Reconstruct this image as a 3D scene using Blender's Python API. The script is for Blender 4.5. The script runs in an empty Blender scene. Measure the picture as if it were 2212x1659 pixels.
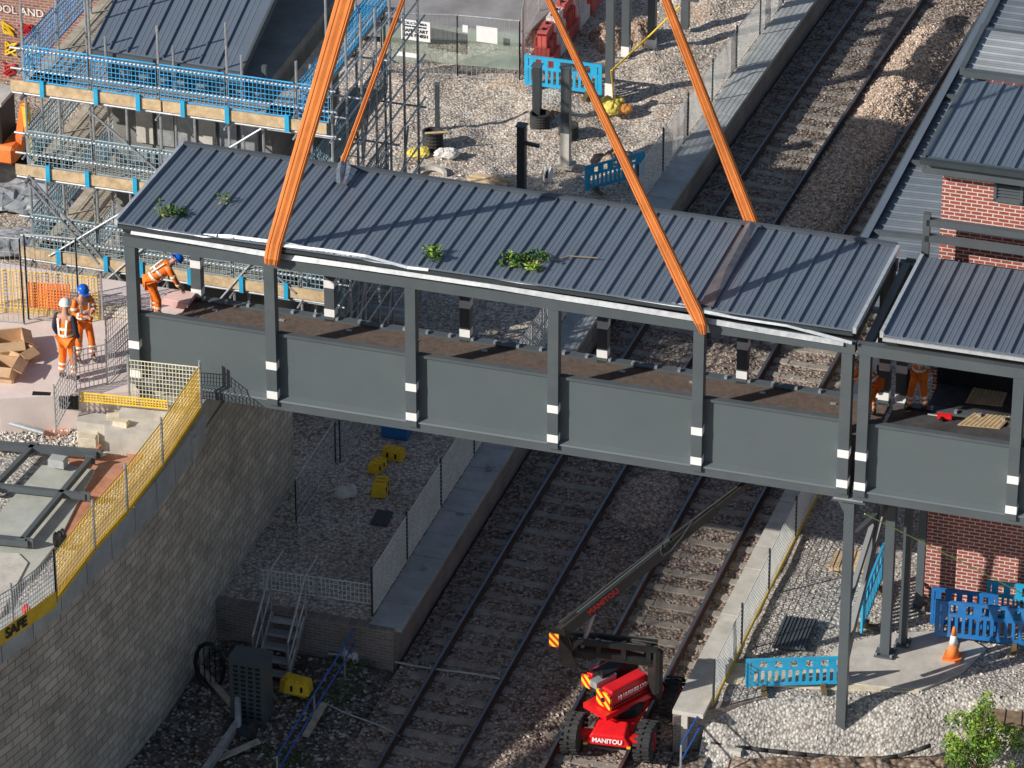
import bpy, math, random
import numpy as np
from mathutils import Vector as Vc, Matrix
from mathutils import noise as NZ
random.seed(7); np.random.seed(7)
R=math.radians
C=bpy.context.scene.collection
F=10200.; TH=R(30)
CAM=Vc((0,-95.26,55))
FW=Vc((0,math.cos(TH),-math.sin(TH))); UP=Vc((0,math.sin(TH),math.cos(TH))); RT=Vc((1,0,0)); Z=Vc((0,0,1))
def ray(px,py): return (FW*F+RT*(px-1106)+UP*(829.5-py)).normalized()
def G(px,py,z=0.):
    d=ray(px,py); return CAM+d*((z-CAM.z)/d.z)
U=Vc((math.cos(R(17)),-math.sin(R(17)),0)); V=Vc((math.sin(R(17)),math.cos(R(17)),0))
O=G(1820,1072,6.0)
def B(u,v,w=0.): return O+U*u+V*v+Z*w
def S(u,v,z): return O+U*u+V*v+Z*(z-6.0)
def Pv(px,py,v=0.):
    d=ray(px,py); return CAM+d*((O+V*v-CAM).dot(V)/d.dot(V))
_p=[G(x,y,.2) for x,y in [(815,1650),(1010,1325),(1210,990),(1370,730),(1540,470),(1700,235),(1855,10)]]
_c=np.polyfit([p.y for p in _p],[p.x for p in _p],2)
def XA(Y):
    y=min(max(Y,-22),28); x=np.polyval(_c,y); d=2*_c[0]*y+_c[1]
    return float(x+d*(Y-y)), float(d)
def T(s,Y,z=0.):
    x,d=XA(Y); n=math.hypot(1,d)
    return Vc((x+s/n, Y-s*d/n, z))
# ---- materials
MT={}
def nodes(name):
    m=bpy.data.materials.new(name); m.use_nodes=True
    nt=m.node_tree; return m,nt,nt.nodes['Principled BSDF']
def M(name,col,rough=.6,metal=0.,var=.18,scale=2.,bump=0.,bs=40.,alpha=None,spec=.4,dust=None):
    if name in MT: return MT[name]
    m,nt,b=nodes(name); N=nt.nodes; L=nt.links
    g=N.new('ShaderNodeNewGeometry'); n=N.new('ShaderNodeTexNoise'); n.inputs['Scale'].default_value=scale; n.inputs['Detail'].default_value=6; n.inputs['Roughness'].default_value=.65
    L.new(g.outputs['Position'],n.inputs['Vector'])
    r=N.new('ShaderNodeValToRGB'); L.new(n.outputs['Fac'],r.inputs[0])
    e=r.color_ramp.elements; e[0].position=.3; e[1].position=.7
    e[0].color=tuple(max(0,c*(1-var)) for c in col)+(1,); e[1].color=tuple(min(1,c*(1+var)) for c in col)+(1,)
    out=r.outputs[0]
    if dust:
        n3=N.new('ShaderNodeTexNoise'); n3.inputs['Scale'].default_value=.9; n3.inputs['Detail'].default_value=9; n3.inputs['Roughness'].default_value=.75; L.new(g.outputs['Position'],n3.inputs['Vector'])
        rr=N.new('ShaderNodeMapRange'); L.new(n3.outputs['Fac'],rr.inputs[0]); rr.inputs[1].default_value=.5; rr.inputs[2].default_value=.8; rr.inputs[4].default_value=dust[1]
        mi=N.new('ShaderNodeMix'); mi.data_type='RGBA'; L.new(rr.outputs[0],mi.inputs[0]); L.new(out,mi.inputs[6]); mi.inputs[7].default_value=dust[0]+(1,); out=mi.outputs[2]
    L.new(out,b.inputs['Base Color'])
    b.inputs['Roughness'].default_value=rough; b.inputs['Metallic'].default_value=metal; b.inputs['Specular IOR Level'].default_value=spec
    if bump:
        n2=N.new('ShaderNodeTexNoise'); n2.inputs['Scale'].default_value=bs; n2.inputs['Detail'].default_value=3; L.new(g.outputs['Position'],n2.inputs['Vector'])
        bp=N.new('ShaderNodeBump'); bp.inputs['Strength'].default_value=bump; bp.inputs['Distance'].default_value=.02
        L.new(n2.outputs['Fac'],bp.inputs['Height']); L.new(bp.outputs[0],b.inputs['Normal'])
    if alpha is not None: b.inputs['Alpha'].default_value=alpha
    MT[name]=m; return m
def gravel(name,cols,scale=15.,bump=.9,big=.35,dirt=None):
    m,nt,b=nodes(name); N=nt.nodes; L=nt.links
    g=N.new('ShaderNodeNewGeometry'); v=N.new('ShaderNodeTexVoronoi'); v.inputs['Scale'].default_value=scale; L.new(g.outputs['Position'],v.inputs['Vector'])
    sp=N.new('ShaderNodeSeparateColor'); L.new(v.outputs['Color'],sp.inputs[0])
    r=N.new('ShaderNodeValToRGB'); L.new(sp.outputs[0],r.inputs[0]); r.color_ramp.elements[0].color=cols[0]+(1,); r.color_ramp.elements[1].color=cols[-1]+(1,)
    for i,c in enumerate(cols[1:-1]):
        e=r.color_ramp.elements.new((i+1)/(len(cols)-1)); e.color=c+(1,)
    dr=N.new('ShaderNodeMapRange'); L.new(v.outputs['Distance'],dr.inputs[0]); dr.inputs[1].default_value=.35; dr.inputs[2].default_value=.8; dr.inputs[3].default_value=1.; dr.inputs[4].default_value=.45  # darkens the gaps between stones, crevice shade put into the colour
    n=N.new('ShaderNodeTexNoise'); n.inputs['Scale'].default_value=.55; n.inputs['Detail'].default_value=7; n.inputs['Roughness'].default_value=.7; L.new(g.outputs['Position'],n.inputs['Vector'])
    nr=N.new('ShaderNodeMapRange'); L.new(n.outputs['Fac'],nr.inputs[0]); nr.inputs[1].default_value=.3; nr.inputs[2].default_value=.7; nr.inputs[3].default_value=1-big; nr.inputs[4].default_value=1+big*.4
    mu=N.new('ShaderNodeMath'); mu.operation='MULTIPLY'; L.new(dr.outputs[0],mu.inputs[0]); L.new(nr.outputs[0],mu.inputs[1])
    mx=N.new('ShaderNodeVectorMath'); mx.operation='SCALE'; L.new(r.outputs[0],mx.inputs[0]); L.new(mu.outputs[0],mx.inputs['Scale'])
    out=mx.outputs[0]
    if dirt:
        n3=N.new('ShaderNodeTexNoise'); n3.inputs['Scale'].default_value=.35; n3.inputs['Detail'].default_value=8; n3.inputs['Roughness'].default_value=.75
        ad=N.new('ShaderNodeVectorMath'); ad.operation='ADD'; ad.inputs[1].default_value=(31,7,3); L.new(g.outputs['Position'],ad.inputs[0]); L.new(ad.outputs[0],n3.inputs['Vector'])
        rr=N.new('ShaderNodeMapRange'); L.new(n3.outputs['Fac'],rr.inputs[0]); rr.inputs[1].default_value=dirt[1]; rr.inputs[2].default_value=dirt[1]+.1; rr.inputs[4].default_value=.8
        mi=N.new('ShaderNodeMix'); mi.data_type='RGBA'; L.new(rr.outputs[0],mi.inputs[0]); L.new(out,mi.inputs[6]); mi.inputs[7].default_value=dirt[0]+(1,); out=mi.outputs[2]
    L.new(out,b.inputs['Base Color']); b.inputs['Roughness'].default_value=.95; b.inputs['Specular IOR Level'].default_value=.15
    bp=N.new('ShaderNodeBump'); bp.invert=True; bp.inputs['Strength'].default_value=bump; bp.inputs['Distance'].default_value=.035
    L.new(v.outputs['Distance'],bp.inputs['Height']); L.new(bp.outputs[0],b.inputs['Normal'])
    MT[name]=m; return m
def stonemat(name,cols):
    m,nt,b=nodes(name); N=nt.nodes; L=nt.links
    g=N.new('ShaderNodeNewGeometry'); r=N.new('ShaderNodeValToRGB'); L.new(g.outputs['Random Per Island'],r.inputs[0]); r.color_ramp.elements[0].color=cols[0]+(1,); r.color_ramp.elements[1].color=cols[-1]+(1,)
    for i,c in enumerate(cols[1:-1]):
        e=r.color_ramp.elements.new((i+1)/(len(cols)-1)); e.color=c+(1,)
    L.new(r.outputs[0],b.inputs['Base Color']); b.inputs['Roughness'].default_value=.95; b.inputs['Specular IOR Level'].default_value=.15
    return m
def brick(name,dirv,c1,c2,mort,bw,rh,ms,bump=.5,var=.3,smooth=.1):
    m,nt,b=nodes(name); N=nt.nodes; L=nt.links
    g=N.new('ShaderNodeNewGeometry'); d=N.new('ShaderNodeVectorMath'); d.operation='DOT_PRODUCT'; d.inputs[1].default_value=tuple(dirv); L.new(g.outputs['Position'],d.inputs[0])
    s=N.new('ShaderNodeSeparateXYZ'); L.new(g.outputs['Position'],s.inputs[0]); c=N.new('ShaderNodeCombineXYZ'); L.new(d.outputs['Value'],c.inputs[0]); L.new(s.outputs[2],c.inputs[1])
    t=N.new('ShaderNodeTexBrick'); L.new(c.outputs[0],t.inputs['Vector']); t.inputs['Scale'].default_value=1; t.inputs['Brick Width'].default_value=bw; t.inputs['Row Height'].default_value=rh; t.inputs['Mortar Size'].default_value=ms; t.inputs['Mortar Smooth'].default_value=smooth
    t.inputs['Color1'].default_value=c1+(1,); t.inputs['Color2'].default_value=c2+(1,); t.inputs['Mortar'].default_value=mort+(1,)
    n=N.new('ShaderNodeTexNoise'); n.inputs['Scale'].default_value=1.3; n.inputs['Detail'].default_value=8; n.inputs['Roughness'].default_value=.7; L.new(g.outputs['Position'],n.inputs['Vector'])
    nr=N.new('ShaderNodeMapRange'); L.new(n.outputs['Fac'],nr.inputs[0]); nr.inputs[1].default_value=.3; nr.inputs[2].default_value=.7; nr.inputs[3].default_value=1-var; nr.inputs[4].default_value=1+var
    mx=N.new('ShaderNodeVectorMath'); mx.operation='SCALE'; L.new(t.outputs['Color'],mx.inputs[0]); L.new(nr.outputs[0],mx.inputs['Scale']); L.new(mx.outputs[0],b.inputs['Base Color'])
    b.inputs['Roughness'].default_value=.9
    n2=N.new('ShaderNodeTexNoise'); n2.inputs['Scale'].default_value=12; L.new(g.outputs['Position'],n2.inputs['Vector'])
    ma=N.new('ShaderNodeMath'); ma.operation='SUBTRACT'; L.new(n2.outputs['Fac'],ma.inputs[0]); L.new(t.outputs['Fac'],ma.inputs[1])
    bp=N.new('ShaderNodeBump'); bp.inputs['Strength'].default_value=bump; bp.inputs['Distance'].default_value=.03; L.new(ma.outputs[0],bp.inputs['Height']); L.new(bp.outputs[0],b.inputs['Normal'])
    MT[name]=m; return m
def stripes(name,dirv,freq,c1,c2,phase=0.):
    m,nt,b=nodes(name); N=nt.nodes; L=nt.links
    g=N.new('ShaderNodeNewGeometry'); d=N.new('ShaderNodeVectorMath'); d.operation='DOT_PRODUCT'; d.inputs[1].default_value=tuple(dirv*freq); L.new(g.outputs['Position'],d.inputs[0])
    ad=N.new('ShaderNodeMath'); ad.operation='ADD'; ad.inputs[1].default_value=phase+50; L.new(d.outputs['Value'],ad.inputs[0])
    f=N.new('ShaderNodeMath'); f.operation='FRACT'; L.new(ad.outputs[0],f.inputs[0]); gt=N.new('ShaderNodeMath'); gt.operation='GREATER_THAN'; gt.inputs[1].default_value=.5; L.new(f.outputs[0],gt.inputs[0])
    mi=N.new('ShaderNodeMix'); mi.data_type='RGBA'; L.new(gt.outputs[0],mi.inputs[0]); mi.inputs[6].default_value=c1+(1,); mi.inputs[7].default_value=c2+(1,); L.new(mi.outputs[2],b.inputs['Base Color']); b.inputs['Roughness'].default_value=.5
    return m
dustc=(.3,.28,.25)
steel=M('steel_grey',(.092,.108,.12),.42,0,.1,1.5,.03,6,dust=(dustc,.1))
steeld=M('steel_dark',(.045,.054,.06),.45,0,.15,3)
panelm=M('panel_grey',(.108,.131,.141),.4,0,.05,.7,.08,1.2,dust=((.19,.21,.22),.1))
roofm=M('roof_slate',(.165,.2,.25),.32,.1,.05,.9,.015,2,dust=((.26,.29,.32),.2))
roofd=M('roof_dark',(.09,.105,.125),.4,.1,.15,1.2)
canopym=M('canopy_slate',(.17,.2,.235),.4,.15,.15,1.,dust=((.4,.4,.38),.35))
canopyp=M('canopy_pale',(.36,.39,.41),.4,.2,.15,1.,dust=((.5,.5,.48),.4))
galv=M('galvanised',(.46,.48,.5),.4,.45,.25,6)
silver=M('silver_flashing',(.7,.73,.76),.3,.45,.15,8,.2,5)
white=M('white_paint',(.85,.85,.85),.5,0,.06,5)
black=M('black',(.015,.015,.016),.5,0,.2,5)
blackm=M('black_boom',(.022,.022,.022),.4,0,.3,3,dust=((.1,.09,.08),.25))
dkbrown=M('deck_brown',(.13,.096,.077),.9,0,.3,9,.5,60)
orange=M('hi_vis_orange',(1.,.2,.015),.6,0,.12,12,.5,9)
sling=M('sling_orange',(.68,.21,.05),.65,0,.22,1.2,.25,12)
hivy=M('reflective',(.8,.82,.74),.35,0,.05,5)
navy=M('navy_cloth',(.02,.025,.045),.8)
skinm=M('skin',(.5,.27,.19),.5,0,.05)
bluehelm=M('blue_helmet',(.01,.13,.65),.3,0,.05)
whitehelm=M('white_helmet',(.8,.8,.78),.3,0,.03)
bluem=M('barrier_light_blue',(.03,.42,.72),.45,0,.15,3,dust=(dustc,.3))
blued=M('barrier_blue',(.02,.18,.5),.45,0,.15,3,dust=(dustc,.3))
bluemesh=M('blue_mesh',(.04,.36,.7),.5,0,.3,2)
bluemesh2=M('faded_blue_mesh',(.24,.36,.42),.6,0,.35,2)
yellow=M('yellow_paint',(.85,.55,.03),.5,0,.15,5,dust=((.4,.3,.15),.4))
amber=M('amber_mesh',(.9,.56,.1),.5,0,.2,3)
redm=M('red_paint',(.75,.015,.02),.32,0,.12,4)
timber=M('timber',(.62,.46,.28),.8,0,.3,5,.2,20)
board=M('scaffold_board',(.46,.4,.32),.85,0,.35,4,.2,30)
conc=M('concrete',(.56,.53,.48),.85,0,.2,2.2,.3,40,dust=((.33,.29,.25),.6))
concd=M('concrete_grey',(.42,.44,.44),.85,0,.18,2.,.3,40,dust=((.22,.22,.21),.6))
pinkc=M('pale_pink_concrete',(.76,.65,.61),.85,0,.1,1.2,.2,60,dust=((.55,.46,.4),.5))
redox=M('red_clay',(.5,.22,.13),.9,0,.35,2.5,.4,20,dust=((.5,.43,.36),.5))
slabm=M('green_grey_slab',(.44,.45,.4),.85,0,.2,1.5,.2,30,dust=((.55,.52,.46),.6))
rust=M('rail_side',(.12,.07,.05),.7,.3,.3,4)
railtop=M('rail_head',(.22,.235,.27),.36,.8,.1,2)
sleeperm=M('sleeper',(.32,.285,.245),.9,0,.3,4,.5,30,dust=((.16,.13,.11),.7))
rubber=M('rubber',(.035,.035,.037),.8,0,.3,8,dust=((.2,.17,.14),.5))
leafm=M('leaf',(.09,.2,.03),.6,0,.45,9)
leafd=M('leaf_dark',(.04,.11,.02),.6,0,.4,9)
leafy=M('leaf_bright',(.24,.36,.04),.6,0,.35,6)
twig=M('twig',(.3,.22,.13),.8)
cream=M('cream_block',(.68,.6,.46),.85,0,.2,5,.3,30)
bluepipe=M('blue_pipe',(.02,.12,.5),.4)
netg=M('green_net',(.34,.42,.36),.8,0,.2,3,alpha=.6)
bagw=M('white_sack',(.7,.68,.64),.7,0,.15,6,.4,15)
bagy=M('yellow_sack',(.8,.58,.12),.6,0,.45,9)
cardb=M('cardboard',(.58,.38,.22),.8,0,.15,3)
clearp=M('plastic_wrap',(.25,.28,.33),.25,.5,.45,9,.8,9)
sheen=M('sling_pad_or_sheen',(.24,.22,.225),.25,.5,.3,3,.2,8)  # brownish roof sheen put into the colour of a strip
orangen=M('orange_net',(1.,.25,.06),.6,0,.2,3)
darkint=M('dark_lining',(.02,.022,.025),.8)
tan=M('tactile_tan',(.52,.38,.22),.8,0,.15,5)
textred=M('lettering_red',(.42,.02,.02),.5); textw=M('lettering_white',(.85,.85,.85),.5); textk=M('lettering_dark',(.03,.03,.035),.6); textg=M('lettering_faint',(.25,.27,.28),.8)
YC=[(.5,.38,.29),(.72,.61,.51),(.85,.79,.71),(.43,.37,.32)]
PC=[(.44,.4,.365),(.62,.57,.52),(.78,.74,.68),(.37,.34,.31)]
BC=[(.24,.175,.14),(.38,.295,.24),(.54,.455,.39),(.14,.11,.09)]
HC=[(.42,.29,.21),(.58,.44,.34),(.74,.63,.53),(.3,.21,.16)]
yardm=gravel('yard_gravel',YC,15,.7,.3,((.46,.31,.21),.55))
yard2=gravel('pale_gravel',PC,16,.7,.3,((.46,.36,.28),.6))
ballm=gravel('ballast',BC,13,.9,.35)
heapm=gravel('sunlit_ballast',HC,14,.9,.3)  # paler than the bed, sunlight on the heap put into the colour
dirtm=gravel('dirt_stones',[(.14,.115,.095),(.22,.18,.155),(.36,.32,.28),(.09,.07,.058)],11,.8,.5,((.12,.085,.06),.5))
wallm=brick('split_block',V,(.64,.565,.47),(.46,.41,.35),(.27,.24,.21),.45,.19,.012,1.,.28)
brickU=brick('red_brick',U,(.4,.09,.065),(.29,.065,.05),(.66,.6,.55),.225,.085,.011,.3,.15)
brickV=brick('red_brick_side',V,(.4,.09,.065),(.29,.065,.05),(.66,.6,.55),.225,.085,.011,.3,.15)
brickP=brick('platform_brick',U,(.28,.22,.19),(.19,.15,.135),(.3,.27,.25),.225,.075,.012,.4,.3)
brickG=brick('old_brick_wall',U,(.36,.15,.11),(.24,.1,.08),(.38,.33,.29),.225,.08,.012,.3,.3)
# ---- mesh builder
class MB:
    def __init__(s): s.v=[]; s.f=[]
    def add(s,vs,fs):
        n=len(s.v); s.v+=[Vc(p) for p in vs]; s.f+=[tuple(i+n for i in f) for f in fs]; return s
    def hexa(s,p): return s.add(p,[(0,3,2,1),(4,5,6,7),(0,1,5,4),(1,2,6,5),(2,3,7,6),(3,0,4,7)])
    def obox(s,c,a,b,z):
        c=Vc(c);a=Vc(a);b=Vc(b);z=Vc(z)
        return s.hexa([c-a-b-z,c+a-b-z,c+a+b-z,c-a+b-z,c-a-b+z,c+a-b+z,c+a+b+z,c-a+b+z])
    def box(s,x0,x1,y0,y1,z0,z1): return s.obox(((x0+x1)/2,(y0+y1)/2,(z0+z1)/2),((x1-x0)/2,0,0),(0,(y1-y0)/2,0),(0,0,(z1-z0)/2))
    def bb(s,u0,u1,v0,v1,w0,w1): return s.obox(B((u0+u1)/2,(v0+v1)/2,(w0+w1)/2),U*(u1-u0)/2,V*(v1-v0)/2,Z*(w1-w0)/2)
    def beam(s,a,b,w,h,up=None):
        a=Vc(a);b=Vc(b);d=(b-a).normalized(); up=Vc(up) if up is not None else Z
        x=d.cross(up)
        if x.length<.02: x=d.cross(U)
        x.normalize(); y=x.cross(d); x=x*w/2; y=y*h/2
        return s.hexa([a-x-y,a+x-y,a+x+y,a-x+y,b-x-y,b+x-y,b+x+y,b-x+y])
    def tube(s,a,b,r,n=6,r2=None,caps=True):
        a=Vc(a);b=Vc(b);r2=r if r2 is None else r2; d=(b-a).normalized(); x=d.cross(Z)
        if x.length<.02: x=d.cross(Vc((0,1,0)))
        x.normalize(); y=d.cross(x)
        vs=[a+(x*math.cos(t)+y*math.sin(t))*r for t in [2*math.pi*i/n for i in range(n)]]+[b+(x*math.cos(t)+y*math.sin(t))*r2 for t in [2*math.pi*i/n for i in range(n)]]
        fs=[(i,(i+1)%n,n+(i+1)%n,n+i) for i in range(n)]
        if caps: fs+=[tuple(range(n))[::-1],tuple(range(n,2*n))]
        return s.add(vs,fs)
    def path(s,pts,r,n=6):
        for a,b in zip(pts[:-1],pts[1:]): s.tube(a,b,r,n)
        return s
    def wire(s,a,b,r): return s.tube(a,b,r,4,caps=False)
    def prism(s,pts,z0,z1):
        n=len(pts); vs=[Vc((p[0],p[1],z0)) for p in pts]+[Vc((p[0],p[1],z1)) for p in pts]
        return s.add(vs,[tuple(range(n))[::-1],tuple(range(n,2*n))]+[(i,(i+1)%n,n+(i+1)%n,n+i) for i in range(n)])
    def lathe(s,c,ax,prof,n=16):
        c=Vc(c); ax=Vc(ax).normalized(); x=ax.cross(Z)
        if x.length<.02: x=Vc((1,0,0))
        x.normalize(); y=ax.cross(x); m=len(prof); vs=[]
        for r,h in prof:
            for i in range(n):
                t=2*math.pi*i/n; vs.append(c+ax*h+(x*math.cos(t)+y*math.sin(t))*r)
        fs=[(j*n+i,j*n+(i+1)%n,(j+1)*n+(i+1)%n,(j+1)*n+i) for j in range(m-1) for i in range(n)]
        fs+=[tuple(range(n))[::-1],tuple(range((m-1)*n,m*n))]
        return s.add(vs,fs)
    def ell(s,c,rx,ry,rz,n=10,jit=0.):
        vs=[];fs=[];c=Vc(c);m=n//2+1
        for j in range(m+1):
            ph=math.pi*j/m-math.pi/2
            for i in range(n):
                t=2*math.pi*i/n; k=1+random.uniform(-jit,jit)
                vs.append(c+Vc((rx*math.cos(ph)*math.cos(t)*k,ry*math.cos(ph)*math.sin(t)*k,rz*math.sin(ph)*k)))
        for j in range(m):
            for i in range(n): fs.append((j*n+i,j*n+(i+1)%n,(j+1)*n+(i+1)%n,(j+1)*n+i))
        return s.add(vs,fs)
    def build(s,name,mat,par=None,smooth=False,local=False,label=None):
        if not s.v: return None
        me=bpy.data.meshes.new(name)
        if par is not None: off=Vc((0,0,0)) if local else par.get('_w') and Vc(par['_w']) or Vc(par.location)
        else:
            a=np.array([tuple(p) for p in s.v]); off=Vc(((a[:,0].min()+a[:,0].max())/2,(a[:,1].min()+a[:,1].max())/2,a[:,2].min()))
        me.from_pydata([tuple(p-off) for p in s.v],[],s.f); me.update()
        o=bpy.data.objects.new(name,me); C.objects.link(o); me.materials.append(mat)
        if smooth: me.polygons.foreach_set('use_smooth',[True]*len(me.polygons))
        if par is not None:
            o.parent=par
            if not local: o['_w']=tuple(off)
        else: o.location=off; o['_w']=tuple(off)
        if label: o['label']=label
        return o
def tag(o,label,cat,group=None,kind=None):
    o['label']=label; o['category']=cat
    if group: o['group']=group
    if kind: o['kind']=kind
    return o
def struct(o): o['kind']='structure'; return o
def thing(name,label,cat,loc,group=None,rz=0.):
    o=bpy.data.objects.new(name,None); C.objects.link(o); o.location=loc; o.rotation_euler=(0,0,rz); o.empty_display_size=.2
    return tag(o,label,cat,group)
def dup(root,loc,rz,label,group=None):
    r=root.copy(); C.objects.link(r); r.location=loc; r.rotation_euler=(0,0,rz); r['label']=label
    if group: r['group']=group
    for ch in list(root.children):
        c=ch.copy(); C.objects.link(c); c.parent=r
        for g in list(ch.children):
            d=g.copy(); C.objects.link(d); d.parent=c
    return r
def text(s,size,org,xd,yd,mat,par,name='lettering',bold=0.):
    cu=bpy.data.curves.new('t','FONT'); cu.body=s; cu.size=size; cu.offset=bold; cu.extrude=.002
    cu.align_x='CENTER'; cu.align_y='CENTER'
    o=bpy.data.objects.new('t',cu); C.objects.link(o); bpy.context.view_layer.update()
    me=bpy.data.meshes.new_from_object(o.evaluated_get(bpy.context.evaluated_depsgraph_get()))
    bpy.data.objects.remove(o)
    xd=Vc(xd).normalized(); yd=Vc(yd); yd=(yd-xd*yd.dot(xd)).normalized(); zd=xd.cross(yd)
    mm=Matrix((xd,yd,zd)).transposed().to_4x4(); mm.translation=Vc(org)-(Vc(par['_w']) if par.get('_w') else Vc(par.location))
    me.transform(mm); me.name=name; me.materials.clear(); me.materials.append(mat)
    t=bpy.data.objects.new(name,me); C.objects.link(t); t.parent=par; return t
def grid(name,xs,ys,fn,mat):
    nx,ny=len(xs),len(ys); vs=[]
    for y in ys:
        for x in xs: vs.append(tuple(fn(x,y)))
    fs=[(j*nx+i,j*nx+i+1,(j+1)*nx+i+1,(j+1)*nx+i) for j in range(ny-1) for i in range(nx-1)]
    me=bpy.data.meshes.new(name); me.from_pydata(vs,[],fs); me.update(); me.polygons.foreach_set('use_smooth',[True]*len(fs))
    o=bpy.data.objects.new(name,me); C.objects.link(o); me.materials.append(mat); return o
def nz(x,y,s,k=0): return NZ.noise(Vc((x*s,y*s,k)))
_oc=np.array([(1,0,0),(0,1,0),(-1,0,0),(0,-1,0),(0,0,1),(0,0,-1)],float)
_of=[(0,1,4),(1,2,4),(2,3,4),(3,0,4),(1,0,5),(2,1,5),(3,2,5),(0,3,5)]
def stones(name,label,fn,n,smin,smax,mat):
    vs=[];fs=[]
    for k in range(n):
        p=fn()
        if p is None: continue
        s_=random.uniform(smin,smax); a=random.uniform(0,6.28); ca,sa=math.cos(a),math.sin(a)
        q=_oc*(np.array([s_,s_*.75,s_*.6]))*np.random.uniform(.7,1.25,(6,1))+np.random.uniform(-.25,.25,(6,3))*s_
        b=len(vs)
        for x,y,z in q: vs.append((p.x+x*ca-y*sa,p.y+x*sa+y*ca,p.z+z+s_*.15))
        fs+=[(i+b,j+b,l+b) for i,j,l in _of]
    me=bpy.data.meshes.new(name); me.from_pydata(vs,[],fs); me.update(); o=bpy.data.objects.new(name,me); C.objects.link(o); me.materials.append(mat)
    return tag(o,label,'stones',None,'stuff')
# ================= GROUND
o=MB().add([(-500,-400,-.45),(500,-400,-.45),(500,600,-.45),(-500,600,-.45)],[(0,1,2,3)]).build('ground',dirtm); struct(o)
Ye=G(855,1372,.95).y; Yr=G(1500,1440,.95).y
def fr(a,b,st): return list(np.arange(a,b+st*.5,st))
YH0,YH1=G(1106,530,0).y,G(1106,130,0).y
YL0,YL1=G(1106,1130,0).y,G(1106,1020,0).y
def zball(s,Y):
    h=.025+.04*nz(s,Y,5)+.025*nz(s,Y,14,3)
    h+=.12*math.exp(-((s-2.4)/.5)**2)
    return h
def hball(s,Y): return T(s,Y,zball(s,Y))
o=grid('ballast_bed',fr(-.8,5.6,.09),fr(-45,60,.16),hball,ballm); struct(o)
def zheap(s,Y,a,b,hh):
    k=min(1,max(0,(Y-a)/1.5))*min(1,max(0,(b-Y)/2.))
    e=math.exp(-(abs(s-2.36-.1*nz(0,Y,.8,3))/.72)**3.2)
    return zball(s,Y)-.05+k*(hh+.14*nz(s,Y,1.1,9)+.09*nz(s,Y,3.3,9))*e+.03*k*e
HH=.2
o=grid('ballast_heap',fr(1.3,3.5,.07),fr(YH0-2,YH1+3,.1),lambda s,Y:T(s,Y,zheap(s,Y,YH0-2,YH1+3,HH)),heapm); struct(o)
o=grid('ballast_heap',fr(1.6,3.2,.07),fr(YL0,YL1+1,.1),lambda s,Y:T(s,Y,zheap(s,Y,YL0,YL1+1,.15)),heapm); struct(o)  # stands for a sunlit patch, the light put into its pale colour
def hd(s,Y): return T(s,Y,.0+.12*nz(s,Y,.7)+.06*nz(s,Y,3,5)-(0 if s<-1 else .05))
o=grid('dirt_ground',fr(-14,-.7,.16),fr(-40,Ye+.3,.16),hd,dirtm); struct(o)
def zyard(s,Y):
    far=min(1,max(0,(Y-2)/4.)); return .88+far*(.24*nz(s,Y,.45,2)+.12*nz(s,Y,1.7,4))*min(1,max(0,(-1.9-s)/1.)) +.02*nz(s,Y,6)-.02*(s>-1.5)
o=grid('gravel_yard',fr(-26,-1.38,.16),fr(Ye+.05,40,.2),lambda s,Y:T(s,Y,zyard(s,Y)),yardm); struct(o)
YV=G(1700,1502,.9).y
XV0=T(5.5,Yr).x
def zverge(p):
    x,y=p.x,p.y
    e=YV+.25*nz(x,0,.6,1)
    k=min(1,max(0,(y-e+1.1)/1.1)); k=k*k*(3-2*k)
    lo=-.16+.07*nz(x,y,.6)+.06*nz(x,y,2.4)+.5*max(0,min(1,(x-9.2)/2.5))
    return lo*(1-k)+k*(.88+.03*nz(x,y,.8)+.015*nz(x,y,5))
def hverge(s,Y):
    p=T(s,Y); p.z=zverge(p); return p
o=grid('gravel_verge',fr(6.1,26,.16),fr(-30,40,.14),hverge,yard2); struct(o)
o=grid('dirt_slope',fr(5.5,6.3,.16),fr(-40,Yr,.25),lambda s,Y:T(s,Y,-.02+.06*nz(s,Y,2)),dirtm); struct(o)
def f1():
    s,Y=random.uniform(-.75,5.5),random.uniform(-17,22)
    return T(s,Y,zball(s,Y))
stones('loose_ballast','loose dark ballast stones strewn between the rails',f1,15000,.025,.055,stonemat('ballast_stone',BC))
def f2():
    s,Y=random.gauss(2.36,.55),random.uniform(YH0-1.5,YH1+2.5)
    return T(s,Y,zheap(s,Y,YH0-2,YH1+3,HH)) if 1.3<s<3.45 else None
stones('heaped_ballast','ballast stones painted a sunlit pale, heaped between the two tracks',f2,9000,.025,.055,stonemat('heap_stone',HC))
def f3():
    s,Y=random.uniform(-12,-1.7),random.uniform(Ye+.2,24); return T(s,Y,zyard(s,Y))
stones('yard_stones','loose pale stones over the gravel yard',f3,9000,.02,.045,stonemat('yard_stone',YC))
def f4(): return hverge(random.uniform(6.4,14),random.uniform(-16,6))
stones('verge_stones','loose grey stones over the right-hand verge',f4,7000,.02,.05,stonemat('verge_stone',PC))
def f5():
    s,Y=random.uniform(-8,-.8),random.uniform(-18,Ye-.2); return hd(s,Y)
stones('dirt_rubble','small rubble strewn in the dirt at the foot of the retaining wall',f5,3200,.02,.075,stonemat('rubble',[(.13,.1,.08),(.3,.26,.22),(.55,.52,.48),(.2,.15,.12)]))
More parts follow.
